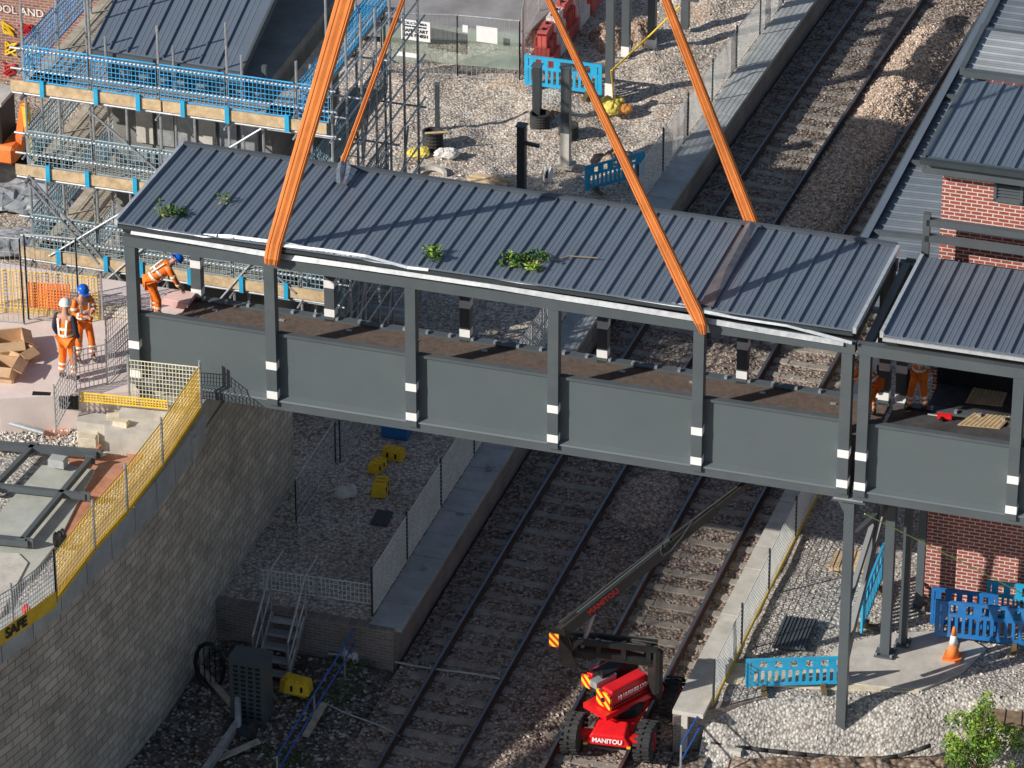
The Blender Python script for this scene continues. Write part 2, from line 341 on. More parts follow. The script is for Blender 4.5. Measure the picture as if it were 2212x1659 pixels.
def platform(s0,s1,Ya,Yb,right):
    seg=.92; Y=Ya; cop=MB()
    while Y<Yb:
        y2=Y+seg-.018; dz=random.uniform(-.008,.008)
        p=[T(s0,Y),T(s1,Y),T(s1,y2),T(s0,y2)]
        cop.prism([(q.x,q.y) for q in p],.86+dz,.955+dz); Y+=seg
    o=cop.build('platform_coping',conc if right else concd); struct(o)
    f=MB(); Y=Ya
    a,b=(s0+.12,s0+.32) if right else (s1-.32,s1-.12)
    while Y<Yb:
        p=[T(a,Y),T(b,Y),T(b,Y+2),T(a,Y+2)]; f.prism([(q.x,q.y) for q in p],-.1,.858); Y+=2
    o=f.build('platform_wall',conc if right else brickP); struct(o)
platform(-1.45,-.75,Ye,50,False)
platform(5.5,6.15,Yr,50,True)
o=MB().prism([tuple(T(s,y))[:2] for s,y in [(-10,Ye-.12),(-.9,Ye-.12),(-.9,Ye+.1),(-10,Ye+.1)]],-.1,.95).build('platform_end_wall',brickP); struct(o)
wa=T(5.55,Yr-.1,.0); wb=G(1668,1500,.86)
o=MB().prism([(wa.x,wa.y),(wb.x,wb.y-.1),(wb.x,wb.y+.15),(wa.x,wa.y+.25)],-.3,.86).build('platform_end_wall',brickP); struct(o)
lt=[o for o in C.objects if o.name=='platform_coping'][0]
for s_,x,y in (('A',915,1228),('B',992,1110),('2A',1056,1012)):
    text(s_,.28,G(x,y,.975),V*-1,U,textg,lt)
# ================= TRACKS
def track(s0,label):
    r=thing('railway_track',label,'railway track',T(s0+.75,0,0),'railway tracks')
    for ds in (0,1.5):
        prof=[(-.07,.06),(-.07,.075),(-.012,.09),(-.012,.17),(-.036,.18),(-.036,.212),(.036,.212),(.036,.18),(.012,.17),(.012,.09),(.07,.075),(.07,.06)]
        mb=MB(); ys=fr(-45,60,1.5); n=len(prof)
        mb.v=[T(s0+ds+a,y,z) for y in ys for a,z in prof]
        mb.f=[(j*n+i,j*n+i+1,(j+1)*n+i+1,(j+1)*n+i) for j in range(len(ys)-1) for i in range(n-1)]
        ro=mb.build('rail',rust,r)
        hb=MB(); hb.v=[T(s0+ds+a,y,.2135) for y in ys for a in (-.028,.028)]
        hb.f=[(2*j,2*j+1,2*j+3,2*j+2) for j in range(len(ys)-1)]; hb.build('rail_head',railtop,ro)
    Y=-19.; k=0
    while Y<27 and k<99:
        mb=MB(); x,d=XA(Y); e=random.uniform(-.03,.03); t=T(s0+.75+e,Y+random.uniform(-.03,.03)); n=math.hypot(1,d); a=Vc((1/n,-d/n,0)); b=Vc((d/n,1/n,0))
        h=.06+random.uniform(-.015,.012)
        for q0,q1,h0,h1 in ((-1.22,-.35,h,h),(-.35,.35,h-.015,h-.015),(.35,1.22,h,h)):
            p0=t+a*q0; p1=t+a*q1
            mb.hexa([p0-b*.14-Z*.1,p1-b*.14-Z*.1,p1+b*.14-Z*.1,p0+b*.14-Z*.1,p0-b*.1+Z*h0,p1-b*.1+Z*h1,p1+b*.1+Z*h1,p0+b*.1+Z*h0])
        mb.build('sleeper',sleeperm,r); Y+=.66; k+=1
track(0,'left-hand railway track beside the lettered platform edge')
track(3.25,'right-hand railway track under the red boom lift')
# ================= RETAINING WALL
low=[(-420,1640),(-150,1520),(0,1425),(130,1312),(230,1203),(340,1085),(435,940),(530,800),(626,668)]
WP=[G(x,y,5.3) for x,y in low]
def resample(P,st):
    out=[P[0]]
    for a,b in zip(P[:-1],P[1:]):
        n=max(1,round((b-a).length/st))
        for i in range(1,n+1): out.append(a.lerp(b,i/n))
    return out
def smoothp(P,k=2):
    for _ in range(k): P=[P[0]]+[(P[i-1]+P[i]*2+P[i+1])/4 for i in range(1,len(P)-1)]+[P[-1]]
    return P
WR=smoothp(resample(WP,1.0),3)
wt=thing('retaining_wall','tall grey split block retaining wall with concrete coping beneath the bridge','wall',(WP[6].x,WP[6].y,0))
mb=MB()
for a,b in zip(WR[:-1],WR[1:]):
    i=-U*.45; mb.prism([(a.x,a.y),(b.x,b.y),((b+i).x,(b+i).y),((a+i).x,(a+i).y)],-.1,5.3)
mb.build('block_face',wallm,wt)
cp=[p for p in WR if (p-O).dot(V)<-.3]
for a,b in zip(cp[:-1],cp[1:]):
    d=(b-a).normalized(); nn=Vc((d.y,-d.x,0)); a2=a+d*.012+nn*.1; b2=b-d*.012+nn*.1; i=-nn*.3
    MB().prism([(q.x,q.y) for q in (a2,b2,b2+i,a2+i)],5.22+random.uniform(-.03,.02),5.86+random.uniform(-.012,.012)).build('coping_panel',concd,wt)
e=[p-U*.2 for p in WR]
pol=[(p.x,p.y) for p in e]+[tuple(S(-14,4.2,0))[:2],tuple(S(-60,4.2,0))[:2],tuple(S(-60,-30,0))[:2]]
o=MB().prism(pol,0,5.26).build('embankment',yard2); struct(o)
sl=[G(-700,880,6.08),G(0,862,6.08),G(175,852,6.08),G(300,845,6.08),B(-15.1,0),B(-15.1,4),B(-45,4)]
o=MB().prism([(p.x,p.y) for p in sl],5.2,6.08).build('walkway_slab',pinkc); struct(o)
sh=[p-U*.05 for p in WR if -.9<(p-O).dot(V)<4]+[B(-12.3,4),B(-15.09,4),B(-15.09,-.9)]
o=MB().prism([(p.x,p.y) for p in sh],5.2,5.88).build('abutment',conc); struct(o)
sh=[G(x,y,5.9) for x,y in [(170,872),(432,890),(420,930),(330,925),(225,925),(225,900),(165,892)]]
o=MB().prism([(p.x,p.y) for p in sh],5.2,5.7).build('abutment_step',conc); struct(o)
def sheet(name,pts,z,mat,th=.02):
    P=[G(x,y,z) for x,y in pts]; o=MB().prism([(p.x,p.y) for p in P],z-th,z).build(name,mat); struct(o); return o
sheet('clay_patch',[(150,985),(205,945),(300,925),(345,930),(330,960),(250,1045),(200,1095),(140,1180),(150,1060)],5.285,redox)
sheet('clay_patch',[(40,892),(120,888),(165,905),(150,935),(110,950)],5.284,redox)
sheet('concrete_slab',[(-60,1235),(-20,1130),(40,1060),(90,1005),(150,1005),(205,1015),(180,1060),(125,1170),(60,1250),(0,1270)],5.33,slabm,th=.1)
sheet('concrete_slab',[(-60,1190),(40,1195),(60,1215),(0,1330),(-60,1360)],5.36,conc,th=.1)
fr_=thing('steel_structure','dark grey welded steel beams lying on the concrete slab left of the yellow fence','steel beams',G(100,1080,5.4))
for k,(x1,y1,x2,y2,w) in enumerate([(-60,957,210,980,.17),(-40,1047,185,1072,.1),(45,1172,195,992,.1),(-20,1060,72,965,.1),(-60,1160,62,1172,.17)]):
    z=5.48; MB().beam(G(x1,y1,z),G(x2,y2,z),w,.13).build('frame_beam',steel,fr_)
    for x_,y_ in ((x1,y1),(x2,y2)):
        if x_>-30: MB().obox(G(x_,y_,z),U*.1,V*.02,Z*.1).build('end_plate',steel,fr_)
blk=[(190,945,5.4,.35,10),(190,952,5.6,.3,-8),(242,925,5.4,.3,30),(250,905,5.65,.28,10),(272,935,5.4,.34,70),(268,955,5.4,.3,0),(238,958,5.4,.28,50),(262,918,5.7,.25,-20)]
desc=['lying lowest at the left of the pile','on top of the left block','in the middle of the pile, half hidden','topmost at the back of the pile','at the right of the pile, turned end on','at the front right of the pile','at the front centre of the pile','topmost, tilted beside the back block']
for (x,y,z,s_,a),dd in zip(blk,desc):
    p=G(x,y,z); a=R(a); ax=Vc((math.cos(a),math.sin(a),0)); ay=Vc((-math.sin(a),math.cos(a),0))
    mb=MB(); mb.obox(p,ax*s_*.62,ay*s_*.35,Z*.1); mb.obox(p+Z*.012,ax*s_*.57,ay*s_*.3,Z*.1)
    tag(mb.build('concrete_block',cream),'cream concrete block '+dd,'block','concrete blocks piled behind the yellow fence')
tag(MB().obox(G(125,997,5.5),U*.17,V*.12,Z*.09).obox(G(125,997,5.51),U*.15,V*.1,Z*.09).build('concrete_block',concd),'single grey-green block standing by the steel frame beam','block')
tag(MB().beam(G(205,872,5.6),G(272,890,5.5),.3,.16).build('concrete_block',cream),'long pale concrete kerb block beside the low yellow strip','block')
tag(MB().tube(G(-10,905,5.5),G(95,935,5.4),.05,8).build('grey_pipe',galv),'grey pipe lying on the gravel below the pink slab','pipe')
tag(MB().tube(G(-10,880,5.5),G(70,908,5.42),.03,8).build('grey_pipe',conc),'thin pale pipe lying on the gravel nearest the slab kerb','pipe')
tag(MB().beam(G(70,862,5.95),G(170,868,5.9),.14,.3).build('duct_length',black),'black ribbed duct lying against the slab kerb','duct')
def f6(): return G(random.uniform(-20,330),random.uniform(885,985),5.27)
stones('embankment_stones','small pale stones strewn over the gravel below the pink slab',f6,1500,.02,.06,stonemat('embankment_stone',PC))
def obox_thing(x,y,z,w,l,h,a,label,mat=cardb):
    p=G(x,y,z); t=thing('cardboard_box',label,'box',p,'open boxes on the pink slab'); ca,sa=math.cos(a),math.sin(a); ax=Vc((ca,sa,0)); ay=Vc((-sa,ca,0)); mb=MB()
    mb.obox(p+Z*.02,ax*w,ay*l,Z*.02)
    for q in (-1,1): mb.obox(p+ax*q*w+Z*h/2,ax*.015,ay*l,Z*h/2); mb.obox(p+ay*q*l+Z*h/2,ax*(w-.016),ay*.015,Z*h/2)
    mb.build('box_body',mat,t); mb=MB()
    c=p+ax*(w+.1)+Z*(h-.05); mb.obox(c,(ax*.1-Z*.05),ay*l,Z*.01); mb.build('flap',mat,t); mb=MB()
    c=p-ay*(l+.1)+Z*(h-.05); mb.obox(c,(ay*-.1-Z*.05),ax*w,Z*.01); mb.build('flap',mat,t)
obox_thing(10,758,6.09,.4,.3,.35,.2,'tan open box at the left edge behind the other box')
obox_thing(42,775,6.09,.2,.22,.28,.9,'small tan open box right of the bigger ones')
obox_thing(5,812,6.09,.3,.25,.35,-.2,'tan open box at the left edge nearest the kerb')
# ================= BRIDGE
POSTB=[(.36,.18),(1.05,.18)]
def bridge_section(root,us,u0,u1):
    for i,u in enumerate(us):
        for vv,tp in ((-.02,3.33),(3.6,3.3)):
            p=MB().bb(u-.11,u+.11,vv-.1,vv+.12,.12,tp).build('post',steel,root)
            for wb_,hb in POSTB: MB().bb(u-.114,u+.114,vv-.104,vv+.124,wb_-hb/2,wb_+hb/2).build('white_band',white,p)
    for a,b in zip(us[:-1],us[1:]):
        p=MB().bb(a+.11,b-.11,.05,.09,.28,1.70).build('parapet_panel',panelm,root)
        MB().bb(a+.11,b-.11,.0,.14,1.70,1.76).build('top_rail',steel,p)
    MB().bb(u0,u1,-.06,.06,0,.24).build('lower_girder',steel,root)
    MB().hexa([B(u0,-.09,.2),B(u1,-.09,.2),B(u1,.12,.2),B(u0,.12,.2),B(u0,-.07,.235),B(u1,-.07,.235),B(u1,.05,.285),B(u0,.05,.285)]).build('girder_flange',panelm,root)
    MB().bb(u0,u1,3.5,3.7,0,.2).build('far_girder',steel,root)
    MB().bb(u0+.02,u1-.02,.14,3.49,.02,.16).build('deck',dkbrown,root)
    MB().bb(u0-.02,u1+.02,-.1,.1,3.33,3.56).build('eaves_beam',steel,root)
    MB().bb(u0-.02,u1+.02,3.5,3.7,3.3,3.5).build('far_eaves_beam',steel,root)
    k=u0+.3
    while k<u1-.2: MB().bb(k-.03,k+.03,3.5,3.6,.201,.26).build('fixing_lug',galv,root); k+=.5
    k=u0+.6
    while k<u1: MB().bb(k,k+.12,3.2,3.28,.161,.175).build('lifting_socket',galv,root); k+=1.5
    for u in us: MB().bb(u-.08,u+.08,.1,3.5,3.36,3.54).build('cross_beam',steel,root)
def roofsheet(fn,u0,u1,pitch=.355,h=.042,minor=.006):
    prof=[(0,0),(.012,h),(.034,h),(.046,0),(.172,0),(.182,minor),(.198,minor),(.208,0),(.292,0),(.302,minor),(.318,minor),(.328,0)]
    sc=pitch/.415; pts=[];k=u0
    while k<u1-pitch*.5:
        pts+=[(k+a*sc,b) for a,b in prof]; k+=pitch
    pts=[p for p in pts if p[0]<u1]+[(u1,0)]
    n=len(pts); mb=MB()
    for t in (0,1):
        for a,b in pts: mb.v.append(fn(a,t,b))
    for t in (0,1):
        for a,b in pts: mb.v.append(fn(a,t,-.03))
    mb.f=[(i,i+1,n+i+1,n+i) for i in range(n-1)]+[(2*n+i,3*n+i,3*n+i+1,2*n+i+1) for i in range(n-1)]
    mb.f+=[(i,2*n+i,2*n+i+1,i+1) for i in range(n-1)]+[(n+i,n+i+1,3*n+i+1,3*n+i) for i in range(n-1)]
    return mb
def brroof(u,t,h): return B(u,-.22+t*3.82,3.93-.14*t+h)
br=thing('footbridge','long grey roofed footbridge span hanging from orange slings across the tracks','footbridge',B(-7.5,0,0))
US=[-15+3*i for i in range(6)]
bridge_section(br,US,-15.14,.13)
rf=roofsheet(brroof,-15.2,.12).build('roof',roofm,br)
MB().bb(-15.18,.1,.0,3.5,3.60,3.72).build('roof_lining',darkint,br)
for uu in (-15.23,.15): MB().beam(brroof(uu,0,.0),brroof(uu,1,.0),.07,.13).build('verge_flashing',silver,rf)
MB().beam(B(-15.2,3.64,3.8),B(.12,3.64,3.8),.1,.14).build('ridge_flashing',roofd,rf)
MB().beam(B(-15.2,-.2,3.84),B(.12,-.2,3.84),.06,.07).build('gutter',steeld,rf)
def ribbon(px,v,w,mat,name,par,th=.012,tilt=.35):
    P=[Pv(x,y,v) for x,y in px]; mb=MB()
    for i,(a,b) in enumerate(zip(P[:-1],P[1:])):
        o1=Z*w/2+V*w*tilt; mb.hexa([a-o1,b-o1,b-o1+V*th,a-o1+V*th,a+o1,b+o1,b+o1+V*th,a+o1+V*th])
    return mb.build(name,mat,par)
ribbon([(283,492),(350,497),(420,508),(500,511),(570,520),(620,527),(700,545),(760,552),(830,568),(900,580),(960,592),(1050,604),(1130,612),(1200,628),(1290,641),(1380,650),(1490,662)],-.2,.055,silver,'bent_flashing',br)
ribbon([(283,500),(420,522),(600,553),(760,574),(900,594),(1060,617),(1200,641),(1350,664),(1500,688),(1660,716),(1822,742)],-.13,.09,galv,'lower_flashing',br)
ribbon([(1515,672),(1600,688),(1700,703),(1840,741)],-.24,.05,silver,'bent_flashing',br)
ribbon([(610,530),(700,540),(790,553),(880,578),(925,583)],-.24,.045,silver,'bent_flashing',br)
b2=thing('footbridge','shorter grey roofed footbridge end joined to the brick lift tower','footbridge',B(3,0,0))
US2=[.36,3.42,6.48,9.54]
bridge_section(b2,US2,.22,9.7)
def br2(u,t,h): return B(u,-.22+t*3.6,3.93-.14*t+h)
rf2=roofsheet(br2,.72,9.8).build('roof',roofm,b2)
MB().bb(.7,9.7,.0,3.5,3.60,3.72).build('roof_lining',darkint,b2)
MB().beam(br2(.69,0,0),br2(.69,1,0),.07,.13).build('verge_flashing',silver,rf2)
MB().beam(B(.72,-.22,3.84),B(9.8,-.22,3.84),.06,.07).build('gutter',silver,rf2)
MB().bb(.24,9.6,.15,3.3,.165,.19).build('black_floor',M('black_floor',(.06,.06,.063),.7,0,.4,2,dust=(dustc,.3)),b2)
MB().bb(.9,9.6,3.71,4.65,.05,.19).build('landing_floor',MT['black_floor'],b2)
for (x0,x1,y0,y1) in ((2085,2165,805,870),(2068,2160,893,918)):
    P=[G(x0,y1,6.2),G(x1,y1+8,6.2),G(x1+25,y0+8,6.2),G(x0+35,y0,6.2)]
    t=MB().prism([(p.x,p.y) for p in P],6.192,6.21).build('tactile_panel',tan,b2)
    mb=MB()
    for k in range(9):
        f=(k+.5)/9; mb.beam(P[0].lerp(P[1],f)+Z*.012,P[3].lerp(P[2],f)+Z*.012,.03,.015)
    mb.build('ribbing',timber,t)
for x,y,l in ((1903,862,'left'),(1952,868,'right')):
    p=G(x,y,6.2); t=thing('steel_post','dark steel post with white bands inside the bridge end, '+l+' of the pair','post',p,'banded posts inside the bridge end')
    MB().beam(p,p+Z*3.3,.2,.2,U).build('post_body',steeld,t)
    for z in (.08,.85): MB().beam(p+Z*z,p+Z*(z+.16),.21,.21,U).build('white_band',white,t)
# ================= SLINGS
stitch=M('stitch',(.42,.12,.03),.7)
def slingf(label,a,b,w0,w1,tail=None):
    d=U; n=14; a=Vc(a);b=Vc(b)
    pts=[(a.lerp(b,i/n),w0+(w1-w0)*i/n) for i in range(n+1)]
    if tail: pts=[(q,w) for q,w in tail]+pts
    t=thing('lifting_sling',label,'lifting sling',a,'orange lifting slings')
    mb=MB()
    prof=[(-.5,.03),(-.42,.004),(-.1,-.012),(.12,.006),(.4,-.006),(.5,.035)]
    rows=[]
    for i,(p,w) in enumerate(pts):
        q=pts[min(i+1,len(pts)-1)][0]; q0=pts[max(i-1,0)][0]; axn=(q-q0).normalized(); nn=d.cross(axn).normalized()
        if nn.dot(V)<0: nn=-nn
        rows.append([p+d*f*w+nn*g for f,g in prof]+[p+d*f*w+nn*(g+.014) for f,g in prof[::-1]])
    m=len(rows[0])
    for r_ in rows: mb.v+=r_
    for i in range(len(rows)-1):
        for j in range(m): mb.f.append((i*m+j,i*m+(j+1)%m,(i+1)*m+(j+1)%m,(i+1)*m+j))
    mb.f+=[tuple(range(m)),tuple(range((len(rows)-1)*m,len(rows)*m))[::-1]]
    mb.build('webbing',sling,t)
    for sgn in (-.28,.3):
        m2=MB()
        for (p,w),(q,w2) in zip(pts[:-1],pts[1:]):
            m2.beam(p+d*sgn*w-V*.01,q+d*sgn*w2-V*.01,.008,.008)
        m2.build('stitching',stitch,t)
slingf('widest orange sling at the left, looped round the near eaves',Pv(592,528,-.3),Pv(912,-576,1.0),.33,.47,[(Pv(585,572,-.3),.3),(Pv(586,560,-.36),.33)])
slingf('thin orange sling at the left, reaching the far edge of the roof',Pv(740,352,3.75),Pv(1147,-755,3.0),.13,.04)
slingf('long orange sling crossing the roof to the near eaves at the right',Pv(1500,672,-.3),Pv(912,-576,1.0),.33,.0,[(Pv(1518,722,-.3),.14),(Pv(1512,700,-.36),.26)])
slingf('orange sling at the right, reaching the far edge of the roof',Pv(1622,482,3.75),Pv(1147,-755,3.0),.32,.04)
def pad(label,rows,mat):
    mb=MB(); P=[[G(x,y,z) for x,y,z in r] for r in rows]; n=len(P[0])
    for r in P: mb.v+=r
    mb.f=[(j*n+i,j*n+i+1,(j+1)*n+i+1,(j+1)*n+i) for j in range(len(P)-1) for i in range(n-1)]
    tag(mb.build('sling_pad_or_sheen',mat,smooth=False),label,'protective sheet')
zr=9.87
pad('crumpled silver sheet under the thin left sling on the roof',[[(730,352,zr+.08),(738,347,zr+.16),(748,352,zr+.09),(758,360,zr+.14),(772,366,zr+.02)],[(726,372,zr+.05),(734,368,zr+.14),(744,374,zr+.06),(752,380,zr+.1),(760,386,zr+.03)],[(720,390,zr+.07),(727,394,zr+.06),(735,398,zr+.08),(742,400,zr+.07),(748,400,zr+.06)]],clearp)
pad('sheet under the right far sling, with painted brownish sheen down the roof',[[(1612,484,zr+.1),(1622,478,zr+.14),(1634,486,zr+.06)],[(1592,515,zr+.075),(1605,513,zr+.11),(1618,520,zr+.065)],[(1556,580,zr+.09),(1567,583,zr+.11),(1580,588,zr+.07)],[(1513,655,zr+.11),(1526,660,zr+.11),(1540,663,zr+.11)]],sheen)  # upper end is a pad, the rest is roof sheen modelled as a strip
def leaves(mb,c,rx,ry,rz,n,s):
    for _ in range(n):
        a=random.uniform(0,2*math.pi); r=random.random()**.5; p=c+Vc((rx*r*math.cos(a),ry*r*math.sin(a),rz*random.random()*(1.1-r*.7)))
        d=Vc((random.uniform(-1,1),random.uniform(-1,1),random.uniform(-.5,.7))).normalized(); e=d.cross(Vc((random.uniform(-1,1),random.uniform(-1,1),random.uniform(-1,1)))).normalized(); l=s*random.uniform(.6,1.3)
        mb.add([p,p+d*l*.5+e*l*.22,p+d*l,p+d*l*.5-e*l*.22],[(0,1,2,3)])
for x,y,rx,ry,n,lab in ((362,466,.36,.2,160,'leafy broken branch at the left end of the roof'),(485,437,.12,.06,30,'tiny leaf cluster near the left end of the roof'),(940,558,.24,.18,180,'small leafy sprig on the roof left of the biggest branch'),(1098,572,.3,.2,220,'leafy branch on the roof, left of the two larger middle ones'),(1152,572,.3,.36,330,'leafy branch with a long bare twig at the middle of the roof')):
    c=G(x,y,9.9); t=thing('leafy_branch',lab,'branch',c,'leafy branches fallen on the roof')
    m1=MB();m2=MB();m3=MB()
    for k in range(9):
        a=random.uniform(0,6.3); q=c+Vc((rx*math.cos(a)*random.uniform(.3,1),ry*math.sin(a)*random.uniform(.3,1.2),random.uniform(.02,.16))); m3.tube(c+Z*.03,q,.008,5,.004)
        leaves(m1 if k%3 else m2,q,.1,.1,.1,n//8,.1)
    m1.build('leaves',leafd,t); m2.build('leaves',leafy,t)
    if n==330: m3.path([c+Z*.08,G(1205,560,9.95),G(1230,553,9.96),G(1290,557,9.96)],.014); m3.path([c+Z*.08,G(1160,545,9.98),G(1190,552,9.98)],.009)
    m3.build('stem',twig,t)
# ================= COLUMNS
def column(p,ztop,w,label,head=False):
    t=thing('steel_column',label,'column',p,'steel columns under the bridge joint')
    MB().beam(p+Z*.03,Vc((p.x,p.y,ztop)),w,w,U).build('shaft',steel,t)
    MB().obox(p+Z*.02,U*w*1.0,V*w*1.0,Z*.02).build('base_plate',steel,t)
    for a in (-1,1):
        for b in (-1,1): MB().tube(p+U*a*w*.8+V*b*w*.8+Z*.04,p+U*a*w*.8+V*b*w*.8+Z*.09,.025,6).build('anchor_bolt',galv,t)
    if head:
        q=Vc((p.x,p.y,ztop)); MB().obox(q-Z*.06,U*.34,V*.2,Z*.03).build('head_plate',steel,t)
        MB().add([q+U*-.32-Z*.09,q+U*.32-Z*.09,q+U*.1-Z*.5,q-U*.1-Z*.5,q+U*-.32-Z*.09+V*.05,q+U*.32-Z*.09+V*.05,q+U*.1-Z*.5+V*.05,q-U*.1-Z*.5+V*.05],[(0,1,2,3),(7,6,5,4),(0,4,5,1),(1,5,6,2),(2,6,7,3),(3,7,4,0)]).build('gusset',steel,t)
        MB().obox(q-Z*.012,U*.3,V*.22,Z*.018).build('bearing_plate',galv,t)
PC0=Pv(1815,1610,.15)
column(PC0,5.99,.2,'tallest front column standing on the nearest concrete pad',True)
column(G(1912,1412,.95),5.98,.2,'second column, standing at the front of the rear concrete pad')
column(G(1950,1390,.95),5.98,.16,'third column, right behind the second')
column(G(1985,1310,.95),5.98,.16,'rearmost column against the brick wall')
t=thing('cross_bracing','dark steel cross braces between the columns under the bridge joint','bracing',G(1880,1250,2.))
q0=PC0; q1=G(1912,1412,.95)
def zz(p,z): return Vc((p.x,p.y,z))
for z0,z1,w in ((2.0,5.4,.14),(4.9,4.7,.12),(5.6,5.1,.1),(3.2,5.8,.12)): MB().beam(zz(q0,z0),zz(q1,z1),.1,w).build('brace',steel,t)
MB().beam(zz(q0,1.9)+V*.3,zz(q1,5.8)-V*.4,.08,.1).build('brace',steel,t)
zp=PC0.z
sheet('column_pad',[(1690,1560),(1870,1560),(1925,1590),(1960,1700),(1700,1700)],zp,conc,th=.35)
sheet('concrete_pad',[(1775,1470),(1800,1400),(1900,1370),(2060,1360),(2130,1400),(2080,1450),(1990,1490)],.945,conc,th=.1)
sheet('paving_strip',[(1545,1430),(1810,1440),(1990,1470),(1985,1494),(1800,1487),(1565,1474)],.93,cream,th=.05)
# ================= BRICK TOWER
L0=G(1990,1290,.9); rel=L0-O; tu,tv=rel.dot(U),rel.dot(V)
tw=thing('lift_tower','red brick lift tower with grey metal roof behind the bridge end','lift tower',S(tu+2.5,tv+2,.9))
H1=Pv(2025,352,tv).z
MB().obox(S(tu+3.0,tv+.1,(H1+.9)/2),U*3.0,V*.1,Z*(H1-.9)/2).build('front_wall',brickU,tw)
MB().obox(S(tu+.1,tv+2.0,(H1+.9)/2),U*.1,V*1.8,Z*(H1-.9)/2).build('side_wall',brickV,tw)
MB().obox(S(tu+3.0,tv+3.9,(H1+.9)/2),U*3.0,V*.1,Z*(H1-.9)/2).build('back_wall',brickU,tw)
MB().obox(S(tu+2.9,tv-.01,7.6),U*2.8,V*.02,Z*1.5).build('doorway_shade',darkint,tw)  # flat dark panel over the brick, shade of the opening put into its colour
def twroof(u,t,h): return S(u,tv-.35+t*4.2,H1+.28-.25*t+h)
r_=roofsheet(twroof,tu-.3,tu+6.3).build('roof',roofm,tw)
MB().obox(S(tu+3,tv-.38,H1+.13),U*3.35,V*.05,Z*.17).build('fascia',steel,tw)
MB().beam(twroof(tu-.33,-.02,-.08),twroof(tu-.33,1,-.08),.08,.26).build('fascia',steel,tw)
MB().beam(twroof(tu-.36,-.05,.0),twroof(tu+6.3,-.05,.0),.12,.1).build('gutter',steeld,r_)
vc=Pv(2180,402,tv-.03); mbf=MB()
for s_ in (-1,1): mbf.obox(vc+U*.27*s_,U*.03,V*.05,Z*.36); mbf.obox(vc+Z*.34*s_,U*.3,V*.05,Z*.03)
f=mbf.build('vent_frame',steel,tw)
mb=MB()
for k in range(9): mb.hexa([vc+U*a+Z*(k*.072-.31+c)+V*b for a,b,c in ((-.25,-.04,0),(.25,-.04,0),(.25,.03,.03),(-.25,.03,.03),(-.25,-.04,.02),(.25,-.04,.02),(.25,.03,.05),(-.25,.03,.05))])
mb.build('louvres',steel,f)
t=thing('beam_pair','pair of horizontal grey beams crossing in front of the brick tower','steel beams',S(1.2,4.0,9.))
for x1,y1 in ((2003,478),(1998,512)):
    a=Pv(x1,y1,4.1); MB().beam(a,a+U*6,.14,.14).build('beam',steel,t)
a=Pv(2003,470,4.1); MB().beam(a-Z*1.2,a+Z*.1,.14,.14,U).build('beam_post',steel,t)
# ================= PLATFORM CANOPY
zc=4.4; c0=G(1862,530,zc); c1=G(2150,-5,zc); dv=(c1-c0); Lc=dv.length; dv.normalize(); du=Vc((dv.y,-dv.x,0))
cn=thing('platform_canopy','long ribbed metal canopy running along the far right platform','canopy',Vc((c0.x,c0.y,.9)))
for k in range(8):
    a=-3+k*3.6+.05
    if a>Lc+8: break
    b=a+3.5
    def fn(u,t,h,a=a,b=b): return c0+dv*u+du*(t*5.5)+Z*(h+.25*t)
    roofsheet(fn,a,b,.36,.035).build('roof_panel',canopyp if k in (4,6,7) else canopym,cn)
    MB().beam(c0+dv*(a-.05)+Z*.05,c0+dv*(a-.05)+du*5.5+Z*.3,.12,.1).build('joint_flashing',steel,cn)
MB().beam(c0-dv*3+Z*-.02-du*.06,c0+dv*(Lc+8)-du*.06-Z*.02,.1,.24).build('fascia',steel,cn)
MB().beam(c0-dv*3+Z*.12+du*.02,c0+dv*(Lc+8)+du*.02+Z*.12,.16,.03).build('edge_flashing',roofm,cn)
for k in range(6):
    p=c0+dv*(1+k*5)+du*1.6; MB().beam(Vc((p.x,p.y,.9)),Vc((p.x,p.y,zc)),.16,.16,U).build('canopy_column',steel,cn)
t=thing('station_roof','grey ribbed metal roof behind the brick tower at the top right','roof',G(2180,120,6.0))
q=G(2085,150,7.0)
def fn(u,t_,h): return q+V*u+U*(t_*5)+Z*h
roofsheet(fn,-.1,2.2,.36,.035).build('roof_panel',canopyp,t)
MB().beam(q-U*.05-V*.1,q-U*.05+V*2.3,.12,.2).build('fascia',steel,t)
MB().beam(q-V*.15,q-V*.15+U*5,.2,.14).build('flashing',steel,t)
MB().obox(q+V*1.1+U*2.6-Z*1.9,U*2.4,V*1.0,Z*1.75).build('roof_base',steeld,t)
t=thing('station_roof','grey ribbed metal roof in the top right corner beyond the other roof','roof',G(2180,20,6.0))
q2=G(2132,62,6.6)
def fn(u,t_,h): return q2+V*u+U*(t_*5)+Z*h
roofsheet(fn,-.1,3.4,.36,.035).build('roof_panel',canopym,t)
MB().beam(q2-U*.05-V*.1,q2-U*.05+V*3.5,.12,.2).build('fascia',steel,t)
MB().beam(q2-V*.15,q2-V*.15+U*5,.2,.14).build('flashing',steel,t)
MB().obox(q2+V*1.7+U*2.6-Z*1.0,U*2.4,V*1.6,Z*.9).build('roof_base',steeld,t)
